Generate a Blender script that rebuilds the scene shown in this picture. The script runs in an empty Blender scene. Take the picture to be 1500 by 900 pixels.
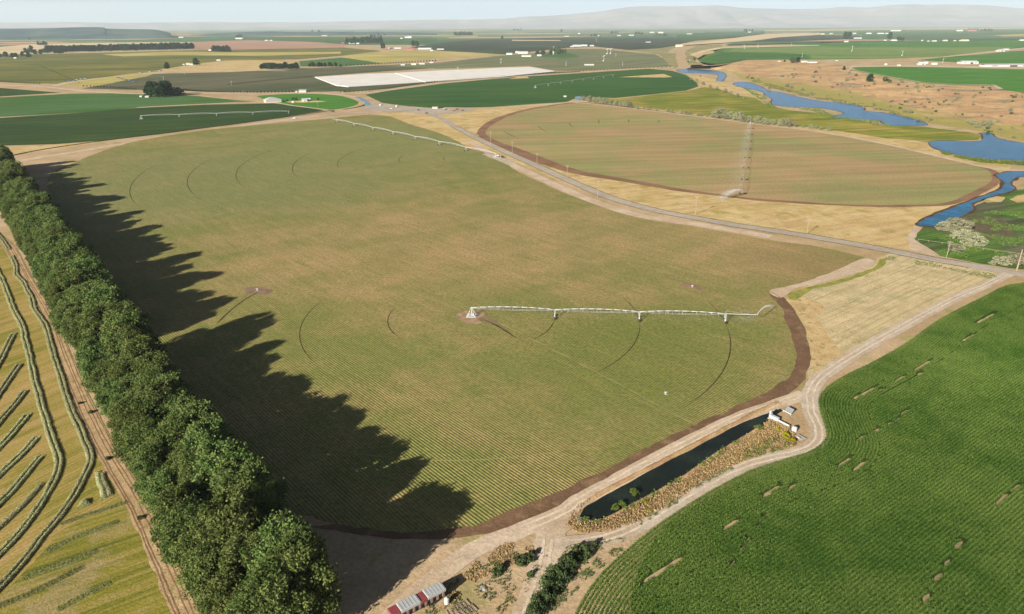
import bpy, bmesh, math, random
import numpy as np
from mathutils import Vector, Matrix, noise as mn
from mathutils.geometry import tessellate_polygon
from mathutils.bvhtree import BVHTree

random.seed(7)
RNG = np.random.default_rng(11)
SC = bpy.context.scene
COL = SC.collection
rad = math.radians

# ------------------------------------------------------------------ camera
H = 120.0
F = 1013.0
PITCH = math.atan(413.0 / F)
ROLL = rad(0.23)
SUN_AZ, SUN_EL = rad(38.0), rad(22.0)      # heading the light travels in, height of the sun
_r = Vector((1, 0, 0)); _u = Vector((0, math.sin(PITCH), math.cos(PITCH))); _f = Vector((0, math.cos(PITCH), -math.sin(PITCH)))
CR = _r * math.cos(ROLL) - _u * math.sin(ROLL)
CU = _u * math.cos(ROLL) + _r * math.sin(ROLL)
CF = _f
EYE = Vector((0, 0, H))

cam_d = bpy.data.cameras.new('camera')
cam = bpy.data.objects.new('camera', cam_d)
COL.objects.link(cam)
cam.matrix_world = Matrix(((CR.x, CU.x, -CF.x, 0), (CR.y, CU.y, -CF.y, 0), (CR.z, CU.z, -CF.z, H), (0, 0, 0, 1)))
cam_d.sensor_width = 36.0
cam_d.lens = 36.0 * F / 1500.0
cam_d.clip_start = 1.0
cam_d.clip_end = 200000.0
SC.camera = cam

PB = 10.0 / 14000.0                          # the plateau beyond the river: 10 m up at its lip, falling to 0 far off
PA = 10.0 + 1300.0 * PB


def ray(px, py):
    return (CF + CR * ((px - 750.0) / F) + CU * ((450.0 - py) / F))


def P(px, py, z=0.0, plateau=False):
    """Point of the land seen at photo position (px, py)."""
    d = ray(px, py)
    if plateau:
        den = -d.z - PB * d.y
        t = (H - PA) / max(den, 1e-3)
        p = EYE + d * t
        if p.z > 0.0:
            return Vector((p.x, p.y, p.z + z))
    t = (H - z) / max(-d.z, 2.6e-3)
    p = EYE + d * t
    return Vector((p.x, p.y, z))


def mpp(p):
    """metres per photo pixel at a point"""
    return (p - EYE).dot(CF) / F


# ------------------------------------------------------------------ node helpers
K = 0.66                                    # surface colour = sunlit picture colour * K


def lin(c):
    c = c / 255.0
    return c / 12.92 if c <= 0.04045 else ((c + 0.055) / 1.055) ** 2.4


def C(r, g, b, k=None):
    k = K if k is None else k
    return (lin(r) * k, lin(g) * k, lin(b) * k, 1.0)


class G:
    def __init__(self, name):
        self.m = bpy.data.materials.new(name)
        self.m.use_nodes = True
        self.t = self.m.node_tree
        self.t.nodes.clear()
        self.out = self.n('ShaderNodeOutputMaterial')
        self._pos = None

    def n(self, kind, **kw):
        nd = self.t.nodes.new(kind)
        for k, v in kw.items():
            setattr(nd, k, v)
        return nd

    def set(self, sock, v):
        if isinstance(v, bpy.types.NodeSocket):
            self.t.links.new(v, sock)
        else:
            if sock.type == 'RGBA' and len(v) == 3:
                v = (*v, 1)
            if sock.type == 'VECTOR' and len(v) == 4:
                v = v[:3]
            sock.default_value = v

    def pos(self):
        if self._pos is None:
            self._pos = self.n('ShaderNodeNewGeometry').outputs['Position']
        return self._pos

    def local(self):
        return self.n('ShaderNodeTexCoord').outputs['Object']

    def warp(self, vec, ang=0.0, scale=(1, 1, 1), loc=(0, 0, 0)):
        """coordinates turned so that x runs along heading ang (clockwise from +Y), then scaled"""
        mp = self.n('ShaderNodeMapping', vector_type='POINT')
        mp.inputs['Rotation'].default_value = (0, 0, -(math.pi / 2 - ang))
        mp.inputs['Location'].default_value = loc
        self.set(mp.inputs['Vector'], vec)
        m2 = self.n('ShaderNodeVectorMath', operation='MULTIPLY')
        self.set(m2.inputs[0], mp.outputs[0]); m2.inputs[1].default_value = scale
        return m2.outputs[0]

    def noise(self, vec=None, scale=1.0, detail=3.0, rough=0.55, dist=0.0):
        nd = self.n('ShaderNodeTexNoise')
        self.set(nd.inputs['Vector'], self.pos() if vec is None else vec)
        nd.inputs['Scale'].default_value = scale
        nd.inputs['Detail'].default_value = detail
        nd.inputs['Roughness'].default_value = rough
        nd.inputs['Distortion'].default_value = dist
        return nd.outputs['Fac']

    def vor(self, vec, scale, metric='EUCLIDEAN', out='Color', rnd=1.0):
        nd = self.n('ShaderNodeTexVoronoi')
        nd.distance = metric
        self.set(nd.inputs['Vector'], vec)
        nd.inputs['Scale'].default_value = scale
        nd.inputs['Randomness'].default_value = rnd
        return nd.outputs[out]

    def math(self, op, a, b=0.0, c=None, clamp=False):
        nd = self.n('ShaderNodeMath', operation=op)
        nd.use_clamp = clamp
        self.set(nd.inputs[0], a); self.set(nd.inputs[1], b)
        if c is not None:
            self.set(nd.inputs[2], c)
        return nd.outputs[0]

    def sstep(self, v, a, b, lo=0.0, hi=1.0):
        nd = self.n('ShaderNodeMapRange', interpolation_type='SMOOTHSTEP')
        self.set(nd.inputs['Value'], v)
        nd.inputs['From Min'].default_value = a; nd.inputs['From Max'].default_value = b
        nd.inputs['To Min'].default_value = lo; nd.inputs['To Max'].default_value = hi
        return nd.outputs['Result']

    def mix(self, fac, a, b, blend='MIX'):
        nd = self.n('ShaderNodeMix', data_type='RGBA', blend_type=blend)
        self.set(nd.inputs['Factor'], fac); self.set(nd.inputs['A'], a) if False else None
        self.set(nd.inputs[6], a); self.set(nd.inputs[7], b)
        return nd.outputs[2]

    def ramp(self, fac, stops):
        nd = self.n('ShaderNodeValToRGB')
        e = nd.color_ramp.elements
        while len(e) < len(stops):
            e.new(0.5)
        for i, (p, c) in enumerate(stops):
            e[i].position = p; e[i].color = c
        self.set(nd.inputs[0], fac)
        return nd.outputs[0]

    def x(self, vec, i=0):
        return self.n_out(vec)[i]

    def n_out(self, vec):
        s = self.n('ShaderNodeSeparateXYZ')
        self.set(s.inputs[0], vec)
        return s.outputs

    def rows(self, ang, spacing, wob=0.15, vec=None):
        """0..1 wave across rows that run along heading ang"""
        w = self.warp(self.pos() if vec is None else vec, ang)
        y = self.n_out(w)[1]
        if wob:
            y = self.math('ADD', y, self.math('MULTIPLY', self.noise(None, 0.05, 1), wob))
        s = self.math('SINE', self.math('MULTIPLY', y, 2 * math.pi / spacing))
        return self.math('MULTIPLY_ADD', s, 0.5, 0.5)

    def gain(self, col, fac, lo=0.8, hi=1.2):
        """multiply a colour by lo..hi driven by fac"""
        v = self.sstep(fac, 0.3, 0.7, lo, hi)
        hs = self.n('ShaderNodeVectorMath', operation='SCALE')
        self.set(hs.inputs[0], col); self.set(hs.inputs['Scale'], v)
        return hs.outputs[0]

    def near(self, cx, cy, r0, r1, sx=1.0, ang=0.0):
        """1 near a ground point, fading to 0 between r0 and r1, edge broken by noise"""
        sb = self.n('ShaderNodeVectorMath', operation='SUBTRACT')
        self.set(sb.inputs[0], self.pos()); sb.inputs[1].default_value = (cx, cy, 0)
        w = self.warp(sb.outputs[0], ang, (sx, 1, 0))
        ln = self.n('ShaderNodeVectorMath', operation='LENGTH')
        self.set(ln.inputs[0], w)
        d = self.math('ADD', ln.outputs['Value'], self.math('MULTIPLY_ADD', self.noise(None, 2.2 / max(r1, 1), 4), (r1) * 0.9, -(r1) * 0.45))
        return self.sstep(d, r0, r1, 1.0, 0.0)

    def finish(self, col, rough=0.95, bump=None, bdist=0.3, bstr=1.0, spec=0.1, trans=0.0):
        if trans > 0:
            a = self.n('ShaderNodeBsdfDiffuse'); b = self.n('ShaderNodeBsdfTranslucent')
            self.set(a.inputs['Color'], col); self.set(b.inputs['Color'], col)
            mx = self.n('ShaderNodeMixShader'); mx.inputs[0].default_value = trans
            self.t.links.new(a.outputs[0], mx.inputs[1]); self.t.links.new(b.outputs[0], mx.inputs[2])
            self.t.links.new(mx.outputs[0], self.out.inputs['Surface'])
            return self.m
        b = self.n('ShaderNodeBsdfPrincipled')
        self.set(b.inputs['Base Color'], col)
        self.set(b.inputs['Roughness'], rough)
        b.inputs['Specular IOR Level'].default_value = spec
        if bump is not None:
            bp = self.n('ShaderNodeBump')
            bp.inputs['Strength'].default_value = bstr
            bp.inputs['Distance'].default_value = bdist
            self.set(bp.inputs['Height'], bump)
            self.t.links.new(bp.outputs[0], b.inputs['Normal'])
        self.t.links.new(b.outputs[0], self.out.inputs['Surface'])
        return self.m


def soil(name, c1, c2, big=40.0, fine=0.8, c3=None, bump=0.25, streak=None, patch=(0.40, 0.62)):
    g = G(name)
    a = g.noise(None, 1.0 / big, 6, 0.62)
    col = g.mix(g.sstep(a, patch[0], patch[1]), c1, c2)
    if c3 is not None:
        col = g.mix(g.sstep(g.noise(g.warp(g.pos(), 0.3, (1, 1, 1), (37, 11, 0)), 2.3 / big, 6, 0.65), 0.52, 0.66), col, c3)
    if streak is not None:
        ang, w, l, c4, amt = streak
        s = g.noise(g.warp(g.pos(), ang, (1.0 / l, 1.0 / w, 0.1)), 1.0, 4, 0.6)
        col = g.mix(g.math('MULTIPLY', g.sstep(s, 0.47, 0.63), amt), col, c4)
    f = g.noise(None, 1.0 / fine, 5, 0.7)
    col = g.gain(col, f, 0.82, 1.16)
    col = g.gain(col, g.noise(None, 0.16 / fine, 4, 0.6), 0.90, 1.1)
    return g.finish(col, 0.97, f, bump, 0.8)


def crop(name, c1, c2, ang, spacing, depth=0.35, big=120.0, c3=None, fine=1.2, dark=None, streak=0.25, wob=0.2, bump=0.3, tracks=None):
    """a field: two or three tones in patches, rows along heading ang"""
    g = G(name)
    a = g.noise(None, 1.0 / big, 6, 0.6)
    col = g.mix(g.sstep(a, 0.38, 0.62), c1, c2)
    if c3 is not None:
        b = g.noise(g.warp(g.pos(), 0.8, (1, 1, 1), (311, 77, 0)), 0.8 / big, 6, 0.6)
        col = g.mix(g.sstep(b, 0.46, 0.64), col, c3)
    if streak:
        s = g.noise(g.warp(g.pos(), ang, (1.0 / (spacing * 60), 1.0 / (spacing * 4), 0.05)), 1.0, 4, 0.6)
        col = g.gain(col, s, 1 - streak * 0.6, 1 + streak * 0.6)
    f = g.noise(None, 1.0 / fine, 4, 0.7)
    col = g.gain(col, f, 0.78, 1.2)
    r = g.rows(ang, spacing, wob)
    h = g.math('ADD', g.math('MULTIPLY', r, 0.7), f)
    if depth:
        k = g.sstep(g.math('ADD', r, g.math('MULTIPLY_ADD', f, 0.7, -0.35)), 0.22, 0.62, 1.0, 0.0)
        dk = dark if dark is not None else (0.025, 0.03, 0.012, 1)
        col = g.mix(g.math('MULTIPLY', k, depth), col, dk)
    if tracks:
        tr = g.rows(ang, tracks, wob)
        col = g.mix(g.math('MULTIPLY', g.sstep(tr, 0.985, 0.998), 0.5), col, C(150, 140, 95))
    return g.finish(col, 0.95, h, bump, 0.7)


def paint(name, c, rough=0.6, spec=0.3, var=0.12, metal=0.0, scale=1.5):
    g = G(name)
    f = g.noise(g.local(), scale, 4, 0.6)
    col = g.gain(c, f, 1 - var, 1 + var)
    m = g.finish(col, rough, None, spec=spec)
    if metal:
        for nd in g.t.nodes:
            if nd.type == 'BSDF_PRINCIPLED':
                nd.inputs['Metallic'].default_value = metal
    return m


def leafmat(name, a, b, trans=0.22, c=None):
    g = G(name)
    at = g.n('ShaderNodeAttribute'); at.attribute_name = 'tint'
    oi = g.n('ShaderNodeObjectInfo')
    col = g.mix(at.outputs['Fac'], a, b)
    if c is not None:
        col = g.mix(g.sstep(at.outputs['Fac'], 0.86, 0.9), col, c)
    v = g.n('ShaderNodeHueSaturation')
    g.set(v.inputs['Color'], col)
    g.set(v.inputs['Value'], g.math('MULTIPLY_ADD', oi.outputs['Random'], 0.4, 0.8))
    g.set(v.inputs['Hue'], g.math('MULTIPLY_ADD', oi.outputs['Random'], 0.036, 0.488))
    return g.finish(v.outputs[0], trans=trans)


# ------------------------------------------------------------------ object helpers
def link(name, me, mat, parent=None):
    o = bpy.data.objects.new(name, me)
    COL.objects.link(o)
    for m in (mat if isinstance(mat, (list, tuple)) else [mat]):
        if m is not None and len(me.materials) < (len(mat) if isinstance(mat, (list, tuple)) else 1):
            me.materials.append(m)
    if parent is not None:
        o.parent = parent
    return o


def mesh(name, vs, fs, smooth=False):
    me = bpy.data.meshes.new(name)
    me.from_pydata([tuple(v) for v in vs], [], fs)
    if smooth:
        for p in me.polygons:
            p.use_smooth = True
    me.update()
    return me


def np_mesh(name, V, quads, tint=None, mats=None):
    """V (n,3) float, quads (m,4) int"""
    me = bpy.data.meshes.new(name)
    n, m = len(V), len(quads)
    me.vertices.add(n)
    me.vertices.foreach_set('co', np.ascontiguousarray(V, dtype=np.float32).ravel())
    me.loops.add(m * 4)
    me.loops.foreach_set('vertex_index', np.ascontiguousarray(quads, dtype=np.int32).ravel())
    me.polygons.add(m)
    me.polygons.foreach_set('loop_start', np.arange(0, m * 4, 4, dtype=np.int32))
    me.polygons.foreach_set('loop_total', np.full(m, 4, dtype=np.int32))
    if tint is not None:
        a = me.attributes.new('tint', 'FLOAT', 'FACE')
        a.data.foreach_set('value', np.ascontiguousarray(tint, dtype=np.float32))
    if mats is not None:
        me.polygons.foreach_set('material_index', np.ascontiguousarray(mats, dtype=np.int32))
    me.update(calc_edges=True)
    me.validate()
    return me


def setting(o, label=None, cat=None, kind='structure'):
    o['kind'] = kind
    o['label'] = label or o.name.split('.')[0].replace('_', ' ')
    o['category'] = cat or o.name.split('.')[0].replace('_', ' ')
    return o


def tag(o, label, cat, group=None):
    o['label'] = label; o['category'] = cat
    if group:
        o['group'] = group
    return o


def empty(name, loc, rz=0.0):
    o = bpy.data.objects.new(name, None)
    o.empty_display_size = 1.0
    o.location = loc; o.rotation_euler = (0, 0, rz)
    COL.objects.link(o)
    return o


def catmull(pts, closed=False, sub=6):
    n = len(pts)
    out = []
    rng = range(n if closed else n - 1)
    for i in rng:
        p0 = pts[(i - 1) % n] if closed or i > 0 else pts[i]
        p1 = pts[i]; p2 = pts[(i + 1) % n]
        p3 = pts[(i + 2) % n] if closed or i + 2 < n else pts[min(i + 1, n - 1)]
        for k in range(sub):
            t = k / sub
            q = []
            for a, b, c, d in zip(p0, p1, p2, p3):
                q.append(0.5 * ((2 * b) + (-a + c) * t + (2 * a - 5 * b + 4 * c - d) * t * t + (-a + 3 * b - 3 * c + d) * t ** 3))
            out.append(tuple(q))
    if not closed:
        out.append(tuple(pts[-1]))
    return out


def resample(pts, step):
    """polyline of Vectors resampled at about step"""
    out = [pts[0].copy()]
    for a, b in zip(pts, pts[1:]):
        L = (b - a).length
        k = max(1, int(L / step))
        for i in range(1, k + 1):
            out.append(a.lerp(b, i / k))
    return out


def ragged(pts, step, amp, seed):
    loop = resample(pts + [pts[0]], step)[:-1]
    out = []
    for p in loop:
        q = Vector((p.x / (step * 3.0) + seed * 7.3, p.y / (step * 3.0), seed))
        d = mn.noise_vector(q) * amp + mn.noise_vector(q * 3.1) * amp * 0.5
        out.append(Vector((p.x + d.x, p.y + d.y, p.z)))
    return out


LAYER = 0.02
_seed = [0]


def poly(name, px, mat, layer, smooth=False, amp=0.0, step=4.0, plateau=False, label=None, cat=None, kind='structure', z=None):
    _seed[0] += 1
    pts = catmull(px, True) if smooth else px
    zz = layer * LAYER + (_seed[0] % 12) * 0.0016 if z is None else z + (_seed[0] % 12) * 0.0016
    w = [P(a, b, zz, plateau) for a, b in pts]
    if amp > 0:
        w = ragged(w, step, amp, _seed[0])
    tris = tessellate_polygon([w])
    # keep faces pointing up
    fs = []
    for a, b, c in tris:
        n = (w[b] - w[a]).cross(w[c] - w[a])
        if n.length < 1e-9:
            continue
        fs.append((a, b, c) if n.z > 0 else (a, c, b))
    me = mesh(name, w, fs)
    o = link(name, me, mat)
    return setting(o, label, cat, kind)


def ribbon(name, px, width, mat, layer, smooth=True, plateau=False, sub=8, jitter=0.0, world=None, kind='structure', label=None, cat=None, taper=0.0):
    _seed[0] += 1
    zz = layer * LAYER + (_seed[0] % 12) * 0.0016
    w = world if world is not None else [P(a, b, zz, plateau) for a, b in (catmull(px, False, sub) if smooth else px)]
    if world is not None:
        w = [Vector((p.x, p.y, p.z + zz)) for p in w]
    w = resample(w, max(1.2, width * 0.8))
    vs, fs = [], []
    n = len(w)
    for i, p in enumerate(w):
        t = (w[min(i + 1, n - 1)] - w[max(i - 1, 0)]); t.z = 0
        t.normalize()
        nr = Vector((-t.y, t.x, 0))
        s = 1.0
        if taper:
            s = min(1.0, min(i, n - 1 - i) / (taper * n) + 0.15)
        a = width / 2 * s * (1 + jitter * mn.noise(Vector((i * 0.37, _seed[0], 0))))
        b = width / 2 * s * (1 + jitter * mn.noise(Vector((i * 0.37, _seed[0], 9))))
        vs += [p + nr * a, p - nr * b]
        if i:
            k = 2 * i
            fs.append((k - 2, k - 1, k + 1, k))
    me = mesh(name, vs, fs)
    o = link(name, me, mat)
    return setting(o, label, cat, kind)


# tiny mesh builder for machines and buildings
class MB:
    def __init__(self):
        self.bm = bmesh.new()
        self.mi = 0

    def _mark(self, faces):
        for f in faces:
            f.material_index = self.mi

    def box(self, c, s, rz=0.0, rx=0.0, ry=0.0, bev=0.0):
        m = Matrix.Translation(c) @ Matrix.Rotation(rz, 4, 'Z') @ Matrix.Rotation(ry, 4, 'Y') @ Matrix.Rotation(rx, 4, 'X') @ Matrix.Diagonal((s[0], s[1], s[2], 1))
        r = bmesh.ops.create_cube(self.bm, size=1.0, matrix=m)
        fs = {f for v in r['verts'] for f in v.link_faces}
        if bev > 0:
            es = {e for v in r['verts'] for e in v.link_edges}
            q = bmesh.ops.bevel(self.bm, geom=list(es), offset=bev, segments=1, affect='EDGES')
            fs = {f for f in q['faces']} | {f for f in fs if f.is_valid}
        self._mark(fs)
        return self

    def tube(self, a, b, r, n=6, r2=None):
        a, b = Vector(a), Vector(b)
        d = b - a
        L = d.length
        if L < 1e-6:
            return self
        q = d.to_track_quat('Z', 'Y').to_matrix().to_4x4()
        m = Matrix.Translation((a + b) / 2) @ q
        res = bmesh.ops.create_cone(self.bm, cap_ends=True, segments=n, radius1=r, radius2=r if r2 is None else r2, depth=L, matrix=m)
        self._mark({f for v in res['verts'] for f in v.link_faces})
        return self

    def wheel(self, c, r, w, axis):
        axis = Vector(axis).normalized() * w / 2
        return self.tube(Vector(c) - axis, Vector(c) + axis, r, 12)

    def prism(self, prof, y0, y1, rz=0.0, loc=(0, 0, 0)):
        """profile in x,z swept along y"""
        M = Matrix.Translation(loc) @ Matrix.Rotation(rz, 4, 'Z')
        A = [self.bm.verts.new(M @ Vector((x, y0, z))) for x, z in prof]
        B = [self.bm.verts.new(M @ Vector((x, y1, z))) for x, z in prof]
        n = len(prof)
        fs = [self.bm.faces.new(A), self.bm.faces.new(B[::-1])]
        for i in range(n):
            j = (i + 1) % n
            fs.append(self.bm.faces.new((A[j], A[i], B[i], B[j])))
        self._mark(fs)
        return self

    def face(self, pts):
        f = self.bm.faces.new([self.bm.verts.new(p) for p in pts])
        self._mark([f])
        return self

    def build(self, name, mat, parent=None, smooth=False):
        bmesh.ops.recalc_face_normals(self.bm, faces=self.bm.faces[:])
        me = bpy.data.meshes.new(name)
        self.bm.to_mesh(me)
        self.bm.free()
        if smooth:
            for p in me.polygons:
                p.use_smooth = True
        return link(name, me, mat, parent)


def copy_tree(o, parent=None):
    c = o.copy()
    COL.objects.link(c)
    c.parent = parent
    for ch in list(o.children):
        copy_tree(ch, c)
    return c


# ------------------------------------------------------------------ world, sun, haze, view
w = bpy.data.worlds.new('World')
SC.world = w
w.use_nodes = True
wt = w.node_tree
wt.nodes.clear()
sky = wt.nodes.new('ShaderNodeTexSky')
sky.sky_type = 'NISHITA'
sky.sun_disc = False
sky.sun_elevation = SUN_EL
sky.sun_rotation = math.pi + SUN_AZ
sky.air_density = 0.2
sky.dust_density = 0.35
sky.ozone_density = 0.4
bg = wt.nodes.new('ShaderNodeBackground')
bg.inputs['Strength'].default_value = 0.05
wo = wt.nodes.new('ShaderNodeOutputWorld')
wt.links.new(sky.outputs[0], bg.inputs['Color'])
wt.links.new(bg.outputs[0], wo.inputs['Surface'])

sun_d = bpy.data.lights.new('sun', 'SUN')
sun_d.energy = 5.0
sun_d.angle = rad(0.5)
sun_d.color = (1.0, 0.93, 0.82)
sun = bpy.data.objects.new('sun', sun_d)
COL.objects.link(sun)
travel = Vector((math.sin(SUN_AZ) * math.cos(SUN_EL), math.cos(SUN_AZ) * math.cos(SUN_EL), -math.sin(SUN_EL)))
sun.rotation_euler = travel.to_track_quat('-Z', 'Y').to_euler()
sun.location = (-200, -200, 300)

SC.view_settings.view_transform = 'Standard'
SC.view_settings.look = 'None'
SC.view_settings.exposure = 1.38
SC.view_settings.gamma = 1.0
SC.view_settings.use_curve_mapping = False
SC.render.engine = 'CYCLES'
SC.cycles.volume_bounces = 0
SC.cycles.max_bounces = 5
SC.cycles.diffuse_bounces = 2
SC.cycles.glossy_bounces = 2
SC.cycles.transparent_max_bounces = 12
SC.cycles.use_denoising = True

HZ = 1450.0
mb = MB()
mb.box((0, 24000, HZ / 2 - 1), (84000, 54000, HZ + 2))
hg = G('haze_air')
pv = hg.n('ShaderNodeVolumePrincipled')
pv.inputs['Color'].default_value = (0.80, 0.93, 0.97, 1)
pv.inputs['Density'].default_value = 3.0e-5
pv.inputs['Anisotropy'].default_value = 0.0
hg.t.links.new(pv.outputs[0], hg.out.inputs['Volume'])
hz = mb.build('haze', hg.m)
setting(hz, 'thin pale haze over the far plain', 'haze', 'stuff')

# ------------------------------------------------------------------ ground materials
TAN = C(214, 188, 155); TAN2 = C(198, 168, 132); PINK = C(205, 176, 152); DRY = C(216, 190, 132); DRY2 = C(190, 165, 110)
BROWN = C(128, 98, 72); OLIVE = C(140, 142, 78); GRN = C(62, 104, 42); SAGE = C(150, 150, 110)

M_ground = soil('dry_ground', C(205, 178, 142), C(188, 160, 120), 60, 1.2, C(170, 158, 105), 0.25)
M_track = soil('pale_track', C(216, 194, 168), C(202, 178, 148), 25, 0.9, None, 0.15)
M_lane = soil('gravel_lane', C(206, 190, 170), C(196, 176, 152), 25, 0.7, None, 0.12)
M_road = soil('asphalt_grey', C(192, 180, 164), C(180, 168, 152), 30, 0.5, None, 0.05)
M_drygrass = soil('dry_grass', C(222, 196, 142), C(205, 178, 118), 45, 1.2, C(178, 165, 92), 0.35, streak=(rad(65), 6, 60, C(190, 150, 110), 0.5))
M_brown = soil('damp_soil', C(132, 102, 78), C(118, 92, 68), 18, 0.9, C(150, 122, 92), 0.2)
M_brown2 = soil('ring_soil', C(156, 120, 92), C(136, 104, 78), 30, 1.2, None, 0.2)
M_wet = soil('wet_track', C(84, 74, 48), C(72, 64, 42), 8, 0.7, None, 0.2)
M_paletrack = soil('dry_wheel_track', C(162, 152, 100), C(152, 148, 92), 8, 0.7, None, 0.1)


def main_field_mat():
    g = G('row_crop_field')
    ang = rad(-42)
    a = g.noise(None, 1 / 55.0, 7, 0.66)
    tan_, oli, gry = C(192, 163, 112), C(142, 144, 78), C(144, 148, 96)
    grn = C(130, 138, 66)
    # sown early round the rim, thin crop in the middle: the colour of the crop itself
    b0 = P(640, 350); b1 = P(1000, 350); b2 = P(1180, 385); b3 = P(930, 520); b4 = P(300, 260); b5 = P(560, 200)
    mid = g.math('MAXIMUM', g.near(b0.x, b0.y, 20, 170), g.near(b1.x, b1.y, 20, 130))
    v = g.math('ADD', g.math('MULTIPLY', g.sstep(a, 0.40, 0.62), 0.55), g.math('MULTIPLY', mid, 0.55))
    s = g.noise(g.warp(g.pos(), rad(50), (1 / 160.0, 1 / 22.0, 0.1)), 1.0, 5, 0.65)
    v = g.math('ADD', v, g.math('MULTIPLY_ADD', s, 1.25, -0.62), clamp=True)
    col = g.mix(v, oli, tan_)
    col = g.mix(g.math('MULTIPLY', g.near(b4.x, b4.y, 60, 260), 0.7), col, gry)
    col = g.mix(g.math('MULTIPLY', g.near(b5.x, b5.y, 60, 260), 0.6), col, C(146, 152, 96))
    col = g.mix(g.math('MULTIPLY', g.near(b3.x, b3.y, 10, 80), 0.75), col, grn)
    col = g.mix(g.math('MULTIPLY', g.near(b2.x, b2.y, 5, 60), 0.5), col, C(166, 136, 96))
    s2 = g.noise(g.warp(g.pos(), ang, (1 / 30.0, 1 / 3.0, 0.1)), 1.0, 4, 0.7)
    col = g.mix(g.math('MULTIPLY', g.sstep(s2, 0.54, 0.66), 0.35), col, C(190, 162, 114))
    col = g.mix(g.math('MULTIPLY', g.sstep(s2, 0.46, 0.34), 0.35), col, C(112, 132, 62))
    f = g.noise(None, 0.7, 5, 0.72)
    col = g.gain(col, f, 0.74, 1.26)
    r = g.rows(ang, 1.0, 0.3)
    k = g.sstep(g.math('ADD', r, g.math('MULTIPLY_ADD', f, 1.0, -0.5)), 0.20, 0.66, 1.0, 0.0)
    k = g.math('MULTIPLY', k, g.sstep(g.noise(g.warp(g.pos(), ang, (1 / 22.0, 1 / 5.0, 0.1)), 1.0, 4, 0.7), 0.36, 0.6, 0.45, 1.0))
    col = g.mix(g.math('MULTIPLY', k, 0.52), col, C(84, 86, 46))
    h = g.math('ADD', g.math('MULTIPLY', r, 0.8), f)
    return g.finish(col, 0.95, h, 0.22, 0.6)


M_main = main_field_mat()
M_circle = crop('pivot_circle_crop', C(176, 152, 106), C(156, 154, 98), rad(82), 4.0, 0.08, 110, C(184, 156, 112), 1.6, C(130, 116, 76), 0.22, bump=0.15)
M_green_mid = crop('dark_green_crop', C(56, 98, 38), C(64, 104, 40), rad(78), 6.0, 0.12, 220, C(76, 104, 44), 4.0, None, 0.4)
M_green_left = crop('dark_green_crop_west', C(54, 80, 28), C(64, 88, 34), rad(70), 5.0, 0.2, 150, C(46, 76, 30), 3.0, None, 0.4)
M_green_light = crop('mid_green_crop', C(72, 112, 46), C(84, 120, 54), rad(70), 6.0, 0.12, 150, C(84, 122, 70), 3.0, None, 0.3)
M_lawn = crop('bright_green_crop', C(72, 132, 40), C(88, 140, 48), rad(60), 5.0, 0.10, 120, None, 3.0, None, 0.2)
M_plat_green = crop('plateau_green_crop', C(76, 130, 42), C(90, 140, 50), rad(85), 7.0, 0.12, 220, C(84, 126, 52), 4.0, None, 0.3)
M_plat_olive = crop('plateau_olive_crop', C(124, 148, 72), C(138, 152, 86), rad(85), 9.0, 0.18, 260, C(112, 146, 66), 6.0, None, 0.4)
M_plat_dark = crop('plateau_dark_crop', C(76, 122, 46), C(66, 110, 44), rad(85), 9.0, 0.20, 220, None, 5.0, None, 0.3)
M_vine = crop('vineyard_rows', C(104, 112, 46), C(118, 118, 52), rad(75), 14.0, 0.30, 300, C(144, 132, 54), 6.0, C(62, 78, 38), 0.5)
M_orch = crop('orchard_rows', C(104, 104, 72), C(118, 112, 84), rad(35), 9.0, 0.3, 260, C(90, 98, 64), 5.0, C(52, 66, 44), 0.4)
M_orch2 = crop('orchard_rows_pale', C(122, 128, 88), C(138, 134, 100), rad(35), 9.0, 0.30, 260, C(122, 136, 88), 5.0, C(66, 78, 52), 0.4)
M_orch_dark = crop('orchard_rows_dark', C(62, 70, 46), C(72, 74, 56), rad(20), 16.0, 0.35, 400, C(70, 96, 56), 8.0, C(36, 44, 34), 0.4)
M_yellow = crop('ripe_grain', C(206, 188, 118), C(190, 172, 98), rad(75), 12.0, 0.08, 300, C(176, 168, 90), 6.0, C(150, 140, 70), 0.4)
M_plough = crop('ploughed_field', C(186, 142, 118), C(196, 152, 126), rad(80), 14.0, 0.10, 400, C(178, 146, 112), 6.0, C(150, 110, 88), 0.3)
M_stubble = crop('pale_stubble', C(228, 206, 164), C(216, 192, 148), rad(80), 14.0, 0.06, 300, None, 6.0, C(180, 150, 110), 0.3)
M_meadow = crop('meadow_grass', C(144, 144, 54), C(120, 132, 44), rad(75), 3.0, 0.05, 70, C(168, 152, 70), 2.0, C(84, 100, 48), 0.5)
M_marsh = crop('marsh_grass', C(92, 124, 48), C(74, 104, 46), rad(65), 3.0, 0.05, 35, C(104, 104, 78), 1.4, C(48, 64, 34), 0.6)
M_fallow = soil('fallow_strips', C(222, 198, 154), C(208, 186, 142), 30, 0.9, C(190, 180, 132), 0.25, streak=(rad(53), 1.5, 60, C(162, 160, 112), 0.6))
M_fringe = soil('weedy_fringe', C(142, 150, 66), C(172, 164, 84), 12, 0.8, C(118, 134, 58), 0.4)
M_weeds = soil('grey_weeds', C(112, 122, 84), C(132, 134, 96), 8, 0.7, C(92, 108, 70), 0.5)
M_bank = soil('reddish_bank', C(92, 68, 48), C(116, 88, 58), 14, 0.8, C(88, 66, 44), 0.4)
M_cornsoil = soil('corn_soil', C(196, 172, 132), C(184, 160, 120), 12, 0.7, None, 0.2)
M_cornshade = soil('corn_shade_tone', C(56, 78, 30), C(68, 88, 36), 6, 0.5, None, 0.5)
M_ditch = soil('dark_ditch', C(44, 40, 30), C(58, 52, 34), 12, 0.8, C(70, 62, 38), 0.4)  # dark water and bank shading both put into one flat ribbon colour
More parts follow.
